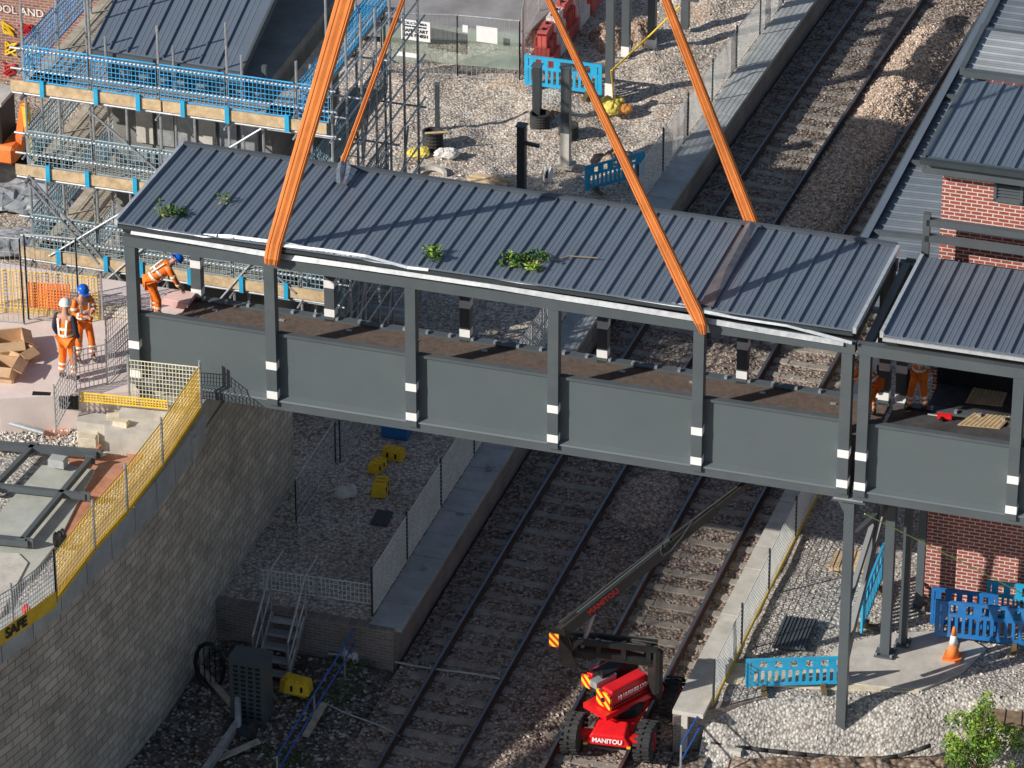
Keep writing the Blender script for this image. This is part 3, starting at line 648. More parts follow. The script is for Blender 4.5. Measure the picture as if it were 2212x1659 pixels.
# ================= FENCES
def fence(name,label,P,z0,h,wm,pm,sx=.12,sz=.12,wr=.007,pr=.022,group=None,toe=None,cat='fence',frame=False,postout=.12,solid=None,toeh=.18):
    P=[Vc((p.x,p.y,z0)) if not isinstance(z0,(list,tuple)) else Vc((p.x,p.y,z0[i])) for i,p in enumerate(P)]
    t=thing(name,label,cat,P[0],group)
    for i,p in enumerate(P): MB().tube(p,p+Z*(h+postout),pr,6).build('fence_post',pm,t)
    for a,b in zip(P[:-1],P[1:]):
        mb=MB(); L=(b-a).length; n=max(2,int(L/sx)); m=max(2,int(h/sz))
        for i in range(n+1): mb.wire(a.lerp(b,i/n)+Z*.03,a.lerp(b,i/n)+Z*h,wr)
        for j in range(m+1): mb.wire(a+Z*(.03+(h-.03)*j/m),b+Z*(.03+(h-.03)*j/m),wr*(1 if 0<j<m else 1.7))
        if frame:
            for q in (a,b): mb.tube(q+Z*.02,q+Z*h,pr)
            mb.tube(a+Z*h,b+Z*h,pr)
        mb.build('mesh_panel',wm,t)
        if toe: MB().beam(a+Z*toeh/2,b+Z*toeh/2,.03,toeh).build('toe_board',toe,t)
        if solid:
            d=(b-a).normalized(); nn=Vc((d.y,-d.x,0))*.02
            MB().add([a+nn+Z*solid[1],b+nn+Z*solid[1],b+nn+Z*solid[2],a+nn+Z*solid[2]],[(0,1,2,3)]).build('net_sheet',solid[0],t)
    return t
ynet=M('yellow_net',(.95,.66,.2),.7,0,.25,4,alpha=.45)
fence('edge_fence','yellow mesh edge fence along the top of the retaining wall',[G(x,y,5.86) for x,y in ((435,885),(352,1010),(275,1110),(205,1190),(122,1300))],5.86,1.05,amber,galv,.07,.1,.008,.028,toe=yellow,solid=(ynet,.02,.5),toeh=.1)
fence('edge_fence','grey mesh edge fence with a yellow banner at the lower left corner',[G(x,y,5.86) for x,y in ((122,1300),(30,1372),(-80,1440))],5.86,1.05,galv,galv,.07,.1,.008,.028)
a,b=G(118,1308,5.9),G(-60,1432,5.9); d=(b-a).normalized(); nn=Vc((-d.y,d.x,0))*.06
if nn.dot(FW)>0: nn=-nn
bn=MB().add([a+nn+Z*0,b+nn,b+nn+Z*.34,a+nn+Z*.34],[(0,1,2,3)]).build('banner',yellow); tag(bn,'yellow banner with dark lettering tied to the fence at the lower left','banner')
text('SAFE',.3,(a.lerp(b,.5))+nn*1.35+Z*.17,-d,Z,textk,bn,bold=.012)
fence('edge_fence','short cream mesh fence where the yellow fence meets the bridge',[B(-15.0,-.5),G(435,885,5.9)],5.9,1.0,M('cream_mesh',(.7,.67,.52),.5),galv,.07,.1,.008,.026)
fence('toe_barrier','low yellow mesh strip along the kerb below the workers',[G(172,860,6.09),G(300,872,6.09),G(362,878,6.09)],6.0,.22,yellow,galv,.06,.07,.012,.012)
fence('steel_hurdle','grey wire hurdle leaning by the standing workers',[G(120,910,5.7),G(165,845,6.08),G(232,830,6.08),G(300,765,6.08)],[5.5,6.08,6.08,6.08],.95,galv,galv,.09,.12,.008,.02)
fence('wire_hurdle','wire hurdle standing beside the end of the bridge',[G(232,775,6.08),G(305,700,6.08)],6.08,.9,galv,galv,.1,.14,.007,.02)
fence('mesh_barrier','orange and yellow mesh barrier behind the two standing workers',[G(x,y,6.09) for x,y in ((-60,668),(60,676),(222,690))],6.09,1.0,amber,galv,.07,.08,.011,.026,solid=(ynet,.0,.1))
mb=MB(); a,b=G(62,668,6.4),G(150,673,6.4)
for j in range(9): mb.wire(a+Z*(.05+j*.07)+V*.06,b+Z*(.05+j*.07)+V*.06,.016)
for j in range(14): mb.wire(a.lerp(b,j/13)+V*.06,a.lerp(b,j/13)+V*.06+Z*.62,.016)
tag(mb.build('orange_netting',orangen),'red-orange plastic netting hung on the yellow barrier','netting')
for i,(x0,x1,l) in enumerate(((-60,52,'left edge'),(62,172,'middle'))):
    a,b=G(x0,690,6.09),G(x1,700,6.09)
    fence('site_fence','tall grey wire fence panel standing on the pink slab at the '+l,[a,b],6.09,2.05,galv,galv,.11,.3,.006,.022,frame=True,group='grey wire panels on the slab',postout=0)
t=thing('plank_stack','pale planks stacked against the end of the barrier','planks',G(260,672,6.1))
for k in range(3): MB().beam(G(228,676-k*8,6.14+k*.07),G(300,684-k*8,6.14+k*.07),.2,.05).build('plank',bagw if k%2 else cream,t)
wm=M('white_mesh',(.74,.75,.73),.5,0,.1)
def tf(s,Ya,Yb,st):
    n=max(1,round((Yb-Ya)/st)); return [T(s,Ya+(Yb-Ya)*i/n) for i in range(n+1)]
Yf2=G(1045,955,.95).y
fence('platform_fence','white mesh fence along the lettered platform edge, near the camera',tf(-1.5,Ye+.3,Yf2+1.2,2.),.95,1.1,wm,steeld,.08,.1,.008,.025)
fence('platform_fence','mesh fence along the platform seen through the bridge openings',tf(-1.5,Yf2+2,G(1106,560,.95).y,2.),.95,1.1,wm,steeld,.1,.1,.007,.025)
fence('platform_fence','white mesh fence along the platform beyond the bridge roof',tf(-1.5,G(1106,470,.95).y,22,2.),.95,1.1,wm,steeld,.1,.1,.007,.025)
fence('platform_fence','white mesh fence along the right platform edge beside the boom',tf(6.25,Yr+.4,G(1106,960,.95).y,2.),.95,1.0,wm,steeld,.1,.1,.007,.025,toe=yellow,toeh=.1)
a,b=G(560,1272,.95),G(812,1308,.95)
fence('end_railing','white wire railing across the end of the left platform',[a,a.lerp(b,.5),b],.95,.5,wm,galv,.09,.12,.008,.02)
st=thing('access_steps','grey metal site steps at the end of the left platform','steps',G(600,1440,0))
nd=T(-3.3,Ye-.14)-T(-3.3,Ye-1.14); nd.normalize()
pt=T(-3.2,Ye-.16,.95); p0=T(-3.2,Ye-1.25,.05); d=pt-p0; sd=Vc((nd.y,-nd.x,0))
for s_ in (-1,1):
    MB().beam(p0+sd*.36*s_,pt+sd*.36*s_,.04,.14).build('stringer',galv,st)
    mb=MB(); mb.tube(p0+sd*.39*s_,p0+sd*.39*s_+Z*1.0,.022); mb.tube(pt+sd*.39*s_,pt+sd*.39*s_+Z*1.05,.022); mb.tube(p0+sd*.39*s_+Z*1.0,pt+sd*.39*s_+Z*1.05,.024); mb.tube(p0+sd*.39*s_+Z*.5,pt+sd*.39*s_+Z*.5,.02)
    mb.tube(p0.lerp(pt,.5)+sd*.39*s_,p0.lerp(pt,.5)+sd*.39*s_+Z*1.02,.02); mb.tube(pt+sd*.39*s_+Z*1.05,pt+sd*.39*s_+Z*1.05+nd*.8,.022); mb.build('handrail',galv,st)
for k in range(5): MB().obox(p0+d*((k+.5)/5.),sd*.34,nd*.12,Z*.015).build('tread',galv,st)
def piperail(name,label,pts,z,h,mat):
    P=[G(x,y,z) for x,y in pts]; t=thing(name,label,'railing',P[0],'blue pipe rails')
    for q in P: MB().tube(q-Z*.3,q+Z*h,.022).build('rail_post',galv,t)
    for hh in (h,h*.5): MB().path([q+Z*hh for q in P],.02).build('pipe',mat,t)
piperail('pipe_rail','blue pipe rail running from the left platform end toward the camera',[(808,1345),(745,1460),(680,1565),(600,1700)],.1,.75,bluepipe)
piperail('pipe_rail','blue pipe rail beside the end of the right platform',[(1562,1515),(1520,1590),(1470,1680)],.1,.8,bluepipe)
def barrier_proto(mat,label,group,loc,rz):
    t=thing('pedestrian_barrier',label,'barrier',loc,group,rz); mb=MB(); L=1.0
    mb.box(-L,L,-.02,.02,.12,.22); mb.box(-L,L,-.02,.02,.62,.70); mb.box(-L,L,-.025,.025,.92,1.0)
    for s_ in (-1,1): mb.box(s_*L-.05,s_*L+.05,-.022,.022,.1,1.0)
    for k in range(13):
        x=-L+.1+k*(2*L-.2)/12; mb.box(x-.035,x+.035,-.015,.015,.2,.64)
    for k in range(6):
        x=-L+.17+k*(2*L-.34)/5; mb.box(x-.09,x+.09,-.018,.018,.69,.93)
    mb.build('panel',mat,t,local=True)
    for s_ in (-.65,.65):
        m=MB(); m.box(s_-.06,s_+.06,-.28,.28,0,.06); m.box(s_-.05,s_+.05,-.08,.08,.055,.16); m.build('foot',M('barrier_foot',(.16,.12,.06),.7) ,t,local=True)
    return t
BP={}
def barrier(x1,y1,x2,y2,z,kind,label):
    a,b=G(x1,y1,z),G(x2,y2,z); c=(a+b)/2; rz=math.atan2(b.y-a.y,b.x-a.x); g='plastic pedestrian barriers'
    if kind not in BP: BP[kind]=barrier_proto(bluem if kind=='l' else blued,label,g,c,rz); o=BP[kind]
    else: o=dup(BP[kind],c,rz,label,g)
    o.scale=((b-a).length/2.05,1,1); return o
o=barrier(1612,1490,1815,1484,.93,'l','light blue plastic barrier beside the right platform end, nearest the boom lift'); o.scale.z=.75
barrier(1135,190,1298,212,.95,'l','light blue plastic barrier in the yard behind the stub columns').scale.z=.95
barrier(1265,418,1390,385,.95,'l','light blue plastic barrier in the yard just behind the bridge roof').scale.z=.75
barrier(1860,1375,1905,1260,.95,'l','light blue plastic barrier seen end on between the columns')
barrier(2010,1355,2150,1372,.95,'d','blue plastic barrier by the brick wall, left of two')
barrier(2020,1382,2230,1405,.95,'d','blue plastic barrier in front, nearest the traffic cone')
barrier(2130,1340,2290,1360,.95,'l','light blue barrier against the brick wall at the right edge')
barrier(640,60,740,70,1.15,'d','dark blue barrier at the far back beside the scaffold, on the left')
barrier(640,38,730,46,1.15,'d','dark blue barrier at the far back beside the scaffold, furthest away')
p=G(2058,1420,.95); t=thing('traffic_cone','orange and white traffic cone in front of the blue barriers','traffic cone',p)
MB().obox(p+Z*.02,U*.19,V*.19,Z*.02).build('base',orangen,t)
pr=lambda h:.14-.11*h/.72
MB().lathe(p+Z*.04,Z,[(pr(0),0),(pr(.3),.3)],18).build('lower_body',orangen,t,True)
MB().lathe(p+Z*.04,Z,[(pr(.3),.3),(pr(.52),.52)],18).build('white_sleeve',white,t,True)
MB().lathe(p+Z*.04,Z,[(pr(.52),.52),(pr(.7),.7),(.02,.72)],18).build('tip',orangen,t,True)
def flat(name,label,cat,pts,z,th,mat,ribs=0):
    P=[G(x,y,z) for x,y in pts]; mb=MB().prism([(p.x,p.y) for p in P],z-th,z)
    for k in range(ribs):
        f=(k+.5)/ribs; mb.beam(P[0].lerp(P[1],f)+Z*.01,P[3].lerp(P[2],f)+Z*.01,.03,.02)
    return tag(mb.build(name,mat),label,cat)
flat('metal_plate','dark ribbed metal plate lying on the right platform gravel','plate',[(1668,1395),(1740,1400),(1765,1338),(1695,1330)],1.02,.06,steel,9)
flat('timber_pallet','timber boards lying on the gravel behind the column','pallet',[(1790,1225),(1870,1232),(1880,1190),(1805,1190)],1.02,.08,timber,6)
flat('timber_board','dark brown board on the ground at the right edge','board',[(2110,1565),(2260,1570),(2260,1480),(2130,1478)],.75,.05,M('brown_board',(.24,.17,.11),.9,0,.4,6,.3,20),4)
flat('concrete_offcut','weathered concrete slab lying below the light blue barrier','slab',[(1525,1610),(1600,1625),(1615,1592),(1545,1580)],.12,.3,conc)
tag(MB().path(smoothp(resample([G(x,y,z) for x,y,z in ((1535,1604,.2),(1620,1618,.08),(1700,1625,.05),(1830,1640,.05),(1940,1640,.12),(2010,1610,.3))],.4),3),.045,8).build('black_hose',rubber,smooth=True),'thick black hose curving along the ground past the front column','hose')
tag(MB().path([G(1868,1110,5.7),G(1980,1165,4.6),G(2100,1225,3.4),G(2260,1310,1.5)],.012,6).build('green_rope',M('green_rope',(.5,.75,.2),.6)),'thin pale green rope sloping down across the brick wall','rope')
tag(MB().path(smoothp(resample([G(708,1412,.2),G(800,1420,.12),G(860,1430,.15),G(930,1447,.1),G(1000,1450,.23),G(1080,1466,.23)],.3),3),.022).build('grey_hose',concd),'grey hose lying across the left track','hose')
tag(MB().path(smoothp(resample([G(705,1520,.15),G(760,1550,.12),G(830,1565,.1),G(862,1590,.1)],.3),3),.016).build('pale_cable',concd),'pale cable lying in the dirt left of the track','cable')
clod=gravel('earth_clods',[(.24,.155,.105),(.36,.25,.18),(.5,.42,.35),(.17,.11,.08)],9,1.,.4)
def eb(x0,x1,y0,y1,z,hh):
    def f(x,y):
        a=min(1,(x-x0)/60.,(x1-x)/60.); b=min(1,(y-y0)/25.,(y1-y)/25.); k=max(0,min(a,b)); p=G(x,y,z)
        return p+Z*(k*(hh+.14*nz(p.x,p.y,1.3,6)+.08*nz(p.x,p.y,4,3))-.12*(k<=0))
    return f
o=grid('earth_bank',fr(1560,2090,9),fr(1632,1760,5),eb(1560,2090,1632,1760,-.12,.22),clod); struct(o)
o=grid('earth_bank',fr(1540,1700,8),fr(1520,1600,4),eb(1540,1700,1520,1600,-.1,.22),clod); struct(o)
t=thing('leafy_bush','bright green young leafy bush at the bottom right corner','bush',G(2120,1690,.1))
c=G(2120,1672,.2); m1=MB();m2=MB();m3=MB()
for k in range(46):
    a=random.uniform(0,6.28); r=random.uniform(0,1.0)**.7; h=random.uniform(.4,1.9)*(1-.45*r); q=c+Vc((r*math.cos(a)*.95,r*math.sin(a)*.6,h)); m3.tube(c,q,.015,5,.006)
    leaves(m1,q-Z*.2,.17,.17,.34,60,.085); leaves(m2,q-Z*.02,.13,.13,.26,50,.085)
m1.build('foliage',leafm,t); m2.build('foliage',leafy,t); m3.build('stem',twig,t)
for x,y,l in ((1575,1552,'left of'),(1612,1562,'right of'),):
    t=thing('weed','small green weed on the dirt bank, '+l+' its neighbour','plant',G(x,y,.1)); m=MB(); leaves(m,G(x,y,.1),.25,.2,.25,120,.08); m.build('foliage',leafy,t)
for x,y,l in ((620,1640,'at the bottom edge beside the blue rail'),(720,1500,'beside the blue pipe rail'),(760,1440,'near the platform end, left of the track')):
    t=thing('weed','dark green low weed '+l,'plant',G(x,y,.05)); m=MB(); leaves(m,G(x,y,.05),.5,.45,.2,300,.07); m.build('foliage',leafd,t)
# ================= BOOM LIFT
FL=G(1240,1582,.5);FR=G(1397,1600,.5);RR=G(1452,1505,.5);RL=FL+RR-FR
cen=(FL+RR)/2; ax=(FR-FL).normalized(); ay=(RR-FR).normalized()
bl=thing('boom_lift','red boom lift with raised black boom parked on the right-hand track','boom lift',Vc((cen.x,cen.y,.1)))
for p,sg in ((FL,-1),(FR,1),(RR,1),(RL,-1)):
    w=MB().lathe(p-ax*.15,ax,[(.2,0),(.36,.0),(.4,.04),(.4,.26),(.36,.3),(.2,.3)],24).build('wheel',rubber,bl)
    m=MB()
    for k in range(20):
        a=2*math.pi*k/20
        for q,da in ((-.09,0),(.09,.15)):
            rr=Z*math.cos(a+da)+ay*math.sin(a+da); tt=Z*-math.sin(a+da)+ay*math.cos(a+da); m.obox(p+rr*.41+ax*q,ax*.075,rr*.025,tt*.028)
    m.build('tread',rubber,w)
    MB().lathe(p+ax*sg*.12-ax*.04,ax,[(.08,0),(.2,0),(.2,.08),(.17,.085),(.15,.04),(.08,.04)],18).build('rim',redm,w)
Wd=(FR-FL).length; Ln=(RR-FR).length
MB().obox(Vc((cen.x,cen.y,.56)),ax*(Wd/2-.38),ay*(Ln/2-.1),Z*.1).build('chassis',redm,bl)
for q in (FL.lerp(FR,.5),RL.lerp(RR,.5)): MB().obox(q+Z*.0,ax*(Wd/2-.14),ay*.09,Z*.08).build('axle',redm,bl)
fp=FL.lerp(FR,.5)-ay*.2+Z*.02
hexa=[fp-ax*.5+Z*-.13,fp+ax*.5+Z*-.13,fp+ax*.42+Z*-.13+ay*.3,fp-ax*.42+Z*-.13+ay*.3,fp-ax*.34+Z*.12+ay*.03,fp+ax*.34+Z*.12+ay*.03,fp+ax*.3+Z*.26+ay*.4,fp-ax*.3+Z*.26+ay*.4]
bp=MB().hexa(hexa).build('bumper',redm,bl); bv=bp.modifiers.new('b','BEVEL'); bv.width=.03; bv.segments=2
text('MANITOU',.135,fp+Z*.0-ay*.02,ax,Z*1+ay*.1,textw,bp,bold=.005)
for q in (-.3,.3): MB().obox(fp+ax*q*1.5-ay*.02-Z*.1,ax*.04,ay*.02,Z*.02).build('warning_plate',yellow,bl)
MB().lathe(Vc((cen.x,cen.y,.66)),Z,[(.42,0),(.42,.2),(.36,.26)],20).build('slew_ring',black,bl)
td=(G(1405,1440,1.5)-G(1290,1500,1.5)).normalized(); tn=Vc((td.y,-td.x,0))
MB().obox(Vc((cen.x,cen.y,.94)),td*.82,tn*.34,Z*.06).build('turntable',redm,bl)
def cover(c,hl,hw,hz,name='cover',mat=redm):
    m=MB(); m.hexa([c-td*hl-tn*hw-Z*hz,c+td*hl-tn*hw-Z*hz,c+td*hl+tn*hw-Z*hz,c-td*hl+tn*hw-Z*hz,c-td*(hl-.05)-tn*(hw-.07)+Z*hz,c+td*(hl-.14)-tn*(hw-.07)+Z*hz,c+td*(hl-.14)+tn*(hw-.05)+Z*hz,c-td*(hl-.05)+tn*(hw-.05)+Z*hz])
    o=m.build(name,mat,bl); bv=o.modifiers.new('b','BEVEL'); bv.width=.035; bv.segments=2; return o
cR=G(1352,1484,1.22); cL=G(1290,1458,1.25)
c_=cover(cR,.6,.21,.2); cover(cL+td*.15,.43,.14,.17)
text('MJ HUGHES LTD',.115,cR+tn*.226+Z*.03-td*.02,td,Z,textw,c_,bold=.003)
MB().obox(cR+tn*.215-Z*.13,td*.55,tn*.006,Z*.015).build('trim_line',black,bl)
yy=(.85,.62,.03); rr_=(.6,.02,.02)
for c,hl,wd,hh in ((cR,.6,.2,.17),(cL+td*.15,.43,.13,.13)):
    MB().obox(c-td*(hl+.02)+Z*-.02,td*.025,tn*wd,Z*hh).build('chevron_plate',stripes('chevron',(tn*.8+Z),5.,yy,rr_,.2),bl)
MB().lathe(cR-td*.645-Z*.02,td*-1,[(.05,0),(.05,.02)],10).build('recovery_eye',black,bl)
MB().obox(cL+td*.3+Z*.1+tn*.22,td*.5,tn*.16,Z*.14).build('engine_block',black,bl)
MB().obox(cL+td*.7+Z*.22+tn*.15,td*.22,tn*.2,Z*.06).build('rear_cover',redm,bl)
MB().tube(cR+Z*.2-td*.35-tn*.33,cR+Z*.4-td*.35-tn*.33,.035,10).build('filter_canister',black,bl)
MB().obox(cR-tn*.36-td*.3+Z*.14,td*.28,tn*.1,Z*.08).build('tray',galv,bl)
k0=G(1420,1425,1.8); k1=G(1228,1402,2.0); k2=G(1208,1368,2.7); tip=G(1592,1062,5.35)
mid=k2.lerp(tip,.62); ad_=(k1-k0).normalized(); sd_=Vc((ad_.y,-ad_.x,0))
for q in (-.12,.12): MB().beam(k0+sd_*q,k1+sd_*q,.07,.16).build('lower_arm',blackm,bl); MB().beam(k0+Z*.32+sd_*q*1.2,k1+Z*.3+sd_*q*1.2,.06,.12).build('upper_link',blackm,bl)
for f in (.1,.38,.66,.92): MB().beam(k0.lerp(k1,f)-sd_*.17+Z*.16,k0.lerp(k1,f)+sd_*.17+Z*.16,.1,.34).build('link_bracket',blackm,bl)
MB().tube(k0.lerp(k1,.15)+Z*.15,k0.lerp(k1,.7)+Z*.3,.045,10).build('lift_cylinder',galv,bl)
for i in range(3): MB().path(smoothp([k0+Z*(.2+.1*i),k0.lerp(k1,.3)+Z*(.5-.1*i)+sd_*.2,k0.lerp(k1,.6)+Z*(.1+.1*i)+sd_*.24,k1+Z*.3+sd_*.15,k2-Z*.1+sd_*.16],2),.018).build('hydraulic_hose',rubber,bl)
for q in (-.13,.13): MB().hexa([p+sd_*q+V*o_ for p,o_ in ((k1-Z*.35-U*.08,-.03),(k1-Z*.35+U*.2,-.03),(k1-Z*.35+U*.2,.03),(k1-Z*.35-U*.08,.03),(k2+Z*.18-U*.14,-.03),(k2+Z*.18+U*.12,-.03),(k2+Z*.18+U*.12,.03),(k2+Z*.18-U*.14,.03))]).build('knuckle_plate',blackm,bl)
MB().tube(k1-sd_*.2,k1+sd_*.2,.07,12).build('pivot_pin',galv,bl)
MB().obox(k2-Z*.05-V*.2-U*.05,U*.1,V*.015,Z*.15).build('chevron_plate',stripes('chevron_b',(U+Z),6.,yy,rr_),bl)
bm=MB().beam(k2,mid,.18,.24).build('main_boom',blackm,bl)
MB().beam(mid-(tip-k2)*.02,k2.lerp(tip,.88),.13,.18).build('inner_boom',blackm,bl); MB().beam(k2.lerp(tip,.86),tip+(tip-k2)*.12,.1,.13).build('fly_boom',blackm,bl)
MB().beam(k2.lerp(tip,.1)+Z*.16,mid+Z*.16,.08,.05).build('hose_tray',steel,bl)
MB().path([k2+Z*.25,k2.lerp(tip,.3)+Z*.24,mid+Z*.2,tip+Z*.12],.018).build('hydraulic_hose',rubber,bl)
lp=k2.lerp(tip,.58); bx=(tip-k2).normalized()
MB().path(smoothp([lp+Z*.2,lp-V*.2+Z*.1,lp-Z*.1-V*.22+bx*.05,lp-Z*.14-V*.2+bx*.3,lp-V*.15+bx*.55,lp+bx*.8+Z*.15],1),.018).build('hydraulic_hose',rubber,bl)
MB().tube(k1.lerp(k0,.15)+Z*.1,k2.lerp(tip,.2)-Z*.14,.05,10).build('lift_cylinder',galv,bl)
for f in (.3,.45,.6): MB().beam(k2.lerp(tip,f)-Z*.135,k2.lerp(tip,f)+Z*.135,.2,.03,U).build('wear_collar',steeld,bl)
bn_=bx.cross(Z).normalized()
if bn_.dot(FW)>0: bn_=-bn_
text('MANITOU',.17,k2.lerp(tip,.24)+bn_*.1,bx,Z,textred,bm,bold=.005)
qb=tip+V*1.9+U*.5+Z*.15
for a in (-1,1):
    for b in (-1,1): MB().tube(qb+U*.5*a+V*.35*b-Z*.3,qb+U*.5*a+V*.35*b+Z*.4,.02).build('basket_post',galv,bl)
for z_ in (-.3,.4):
    c4=[qb+U*.5*a+V*.35*b+Z*z_ for a,b in ((-1,-1),(1,-1),(1,1),(-1,1))]; MB().path(c4+[c4[0]],.02).build('basket_rail',galv,bl)
MB().beam(tip,qb-Z*.3,.1,.1).build('jib',blackm,bl)
MB().tube(k0-Z*.9,k0+Z*.2,.12,8).build('mast',black,bl)
MB().beam(k0-Z*.75-td*.1,k0+Z*.3-td*.1,.22,.12,td).build('riser_bracket',blackm,bl)
# ================= LEFT LOWER YARD
cab=thing('equipment_cabinet','dark grey perforated equipment cabinet in the dirt near the retaining wall','cabinet',G(545,1550,.05))
p=G(545,1548,.05); MB().obox(p+Z*.75,U*.38,V*.25,Z*.75).build('cabinet_body',steel,cab); MB().obox(p+Z*1.52,U*.4,V*.27,Z*.02).build('lid',steel,cab)
for i in range(4):
    m=MB()
    for j in range(12): m.obox(p-V*.252+U*(-.24+i*.16)+Z*(.15+j*.11),U*.05,V*.004,Z*.03)
    m.build('vent_grille',black,cab)
gt=thing('wire_ring_frame','dark arched wire frame leaning by the retaining wall','frame',G(455,1485,.05)); p=G(455,1485,.05); m=MB()
pts=[p+U*(.32*math.cos(a))+Z*(.55+.55*math.sin(a)) for a in [2*math.pi*k/14 for k in range(15)]]; m.path(pts,.045); m.build('ring',black,gt)
m=MB()
for k in range(5): m.wire(p+U*(-.24+.12*k)+Z*.1,p+U*(-.24+.12*k)+Z*1.0,.012)
m.build('wire_infill',black,gt)
def yblock(x,y,z,a,s,label):
    p=G(x,y,z); a=R(a); t=thing('ballast_block',label,'weight block',p,'yellow weight blocks'); ax_=Vc((math.cos(a),math.sin(a),0)); ay_=Vc((-math.sin(a),math.cos(a),0)); m=MB(); h=s*.95
    m.hexa([p-ax_*s-ay_*s*.6,p+ax_*s-ay_*s*.6,p+ax_*s+ay_*s*.6,p-ax_*s+ay_*s*.6]+[q+Z*h for q in (p-ax_*s*.92-ay_*s*.52,p+ax_*s*.92-ay_*s*.52,p+ax_*s*.92+ay_*s*.52,p-ax_*s*.92+ay_*s*.52)]); m.build('block_body',yellow,t)
    for k in (-.6,0,.6): MB().obox(p+ax_*s*k+Z*(h+s*.06),ax_*s*.12,ay_*s*.35,Z*s*.08).build('stud',yellow,t)
    for q in (-.4,.4): MB().obox(p+ax_*s*q-ay_*s*.57+Z*h*.5,ax_*s*.1,ay_*s*.03,Z*h*.25).build('lifting_slot',black,t)
yblock(640,1492,.05,-25,.31,'yellow weight block in the dirt right of the grey cabinet')
yblock(645,1492,.36,-15,.27,'yellow weight block stacked on another right of the cabinet')
yblock(850,988,.9,-20,.24,'yellow weight block under the bridge, furthest right of three')
yblock(815,1014,.9,60,.22,'yellow weight block under the bridge, middle of three')
yblock(822,1062,.9,80,.27,'yellow weight block under the bridge, nearest of three')
def sack(x,y,z,rx,ry,rz_,mat,label,cat='sack',n=4,name='sack'):
    p=G(x,y,z); m=MB()
    for k in range(n): m.ell(p+Vc((random.uniform(-.6,.6)*rx,random.uniform(-.6,.6)*ry,rz_*.7)),rx*random.uniform(.4,.8),ry*random.uniform(.4,.8),rz_*random.uniform(.7,1.2),12,.16)
    tag(m.build(name,mat,smooth=False),label,cat)
sack(750,1075,.9,.3,.28,.14,bagw,'crumpled white sack on the shaded gravel under the bridge')
sack(760,1420,.05,.2,.25,.12,bagw,'white sack caught beside the blue pipe rail')
sack(965,340,.95,.34,.22,.14,bagw,'white sacks heaped beside the black corrugated pipe',n=6)
sack(905,337,.95,.3,.2,.12,bagy,'yellow sacks left of the white sack heap',n=5)
sack(1318,235,.95,.3,.3,.16,bagy,'yellow and red bags piled at the left in the yard',n=6)
sack(1345,240,.95,.25,.18,.12,M('red_bag',(.6,.25,.06),.6,0,.6,9),'yellow and red bag at the right end of the bag pile')
sack(50,1330,5.9,.13,.13,.12,redm,'round red object behind the yellow banner','object',1,'red_marker')
sack(128,1180,5.4,.14,.14,.22,black,'small black bag hanging at the fence by the slab','bag',3,'black_bag')
t=thing('winch_trolley','grey galvanised trolley with a long drawbar by the retaining wall','trolley',G(500,1600,.1))
a,b=G(515,1560,.35),G(440,1670,.25); MB().beam(a,b,.14,.14).build('drawbar',galv,t); MB().tube(G(515,1580,.3),G(513,1490,.5)+Z*.3,.07,10).build('mast',galv,t)
for x,y in ((540,1580),(492,1570)): MB().lathe(G(x,y,.22),U,[(.2,0),(.2,.1)],14).build('wheel',rubber,t)
MB().obox(G(515,1575,.3),U*.3,V*.12,Z*.08).build('chassis',steeld,t)
for k,(x1,y1,x2,y2,l) in enumerate(((430,1440,500,1520,'longest, by the ring frame'),(470,1640,560,1600,'near the bottom edge'),(660,1590,700,1520,'by the blue rail'),(540,1380,575,1345,'leaning near the steps'))):
    tag(MB().beam(G(x1,y1,.12),G(x2,y2,.2),.14,.05).build('timber_plank',board),'weathered plank in the shaded dirt, '+l,'plank')
cont=thing('storage_crate','dark blue crate beneath the bridge beside the scaffold','crate',G(850,950,.9)); p=G(858,938,.9); MB().obox(p+Z*.15,U*.3,V*.22,Z*.15).build('crate_body',blued,cont); MB().obox(p+Z*.31,U*.32,V*.24,Z*.015).build('lid',blued,cont)
flat('trench_cover','dark sheet lying on the gravel under the bridge','sheet',[(800,1130),(835,1135),(850,1105),(815,1100)],.93,.02,steeld)
for i,(x1,y1,x2,y2,l) in enumerate(((640,1130,725,1000,'left'),(735,1000,800,915,'middle'),(870,930,940,860,'right'))):
    fence('wire_fence','dark wire fence panel standing under the bridge, '+l+' one',[G(x1,y1,.9),G(x2,y2,.9)],.9,1.1,galv,galv,.1,.2,.006,.02,frame=True,postout=0)
# ================= UPPER YARD
def stub(x,yb,h,w,label,pale=0,mat=steeld,name='stub_column'):
    p=G(x,yb,.9); t=thing(name,label,'column',p); MB().beam(p+Z*pale,p+Z*h,w,w,U).build('shaft',mat,t)
    if pale: MB().beam(p,p+Z*pale,w*1.02,w*1.02,U).build('pale_base',conc,t); MB().obox(p+Z*.03,U*w,V*w,Z*.03).build('base_plate',conc,t)
    MB().obox(p+Z*(h+.01),U*w*.65,V*w*.65,Z*.015).build('cap',steel,t); return t
stub(945,285,1.35,.1,'thin dark steel stub rising from the black corrugated pipe')
stub(1160,268,1.65,.2,'dark stub column in the yard beside the light blue barrier',0,steeld)
stub(1222,358,2.75,.22,'tall stub column with a pale base in the middle of the yard',.95,steel)
t=stub(1127,440,2.15,.2,'stub column with a side bracket just behind the bridge roof',0,steeld)
p=G(1127,440,.9); MB().beam(p+Z*1.7,p+Z*1.65+U*.45,.08,.08).build('side_bracket',steel,t)
t=thing('steel_portal','grey steel frame of posts and beams at the top of the yard','steel frame',G(1320,215,.9))
tp=3.2
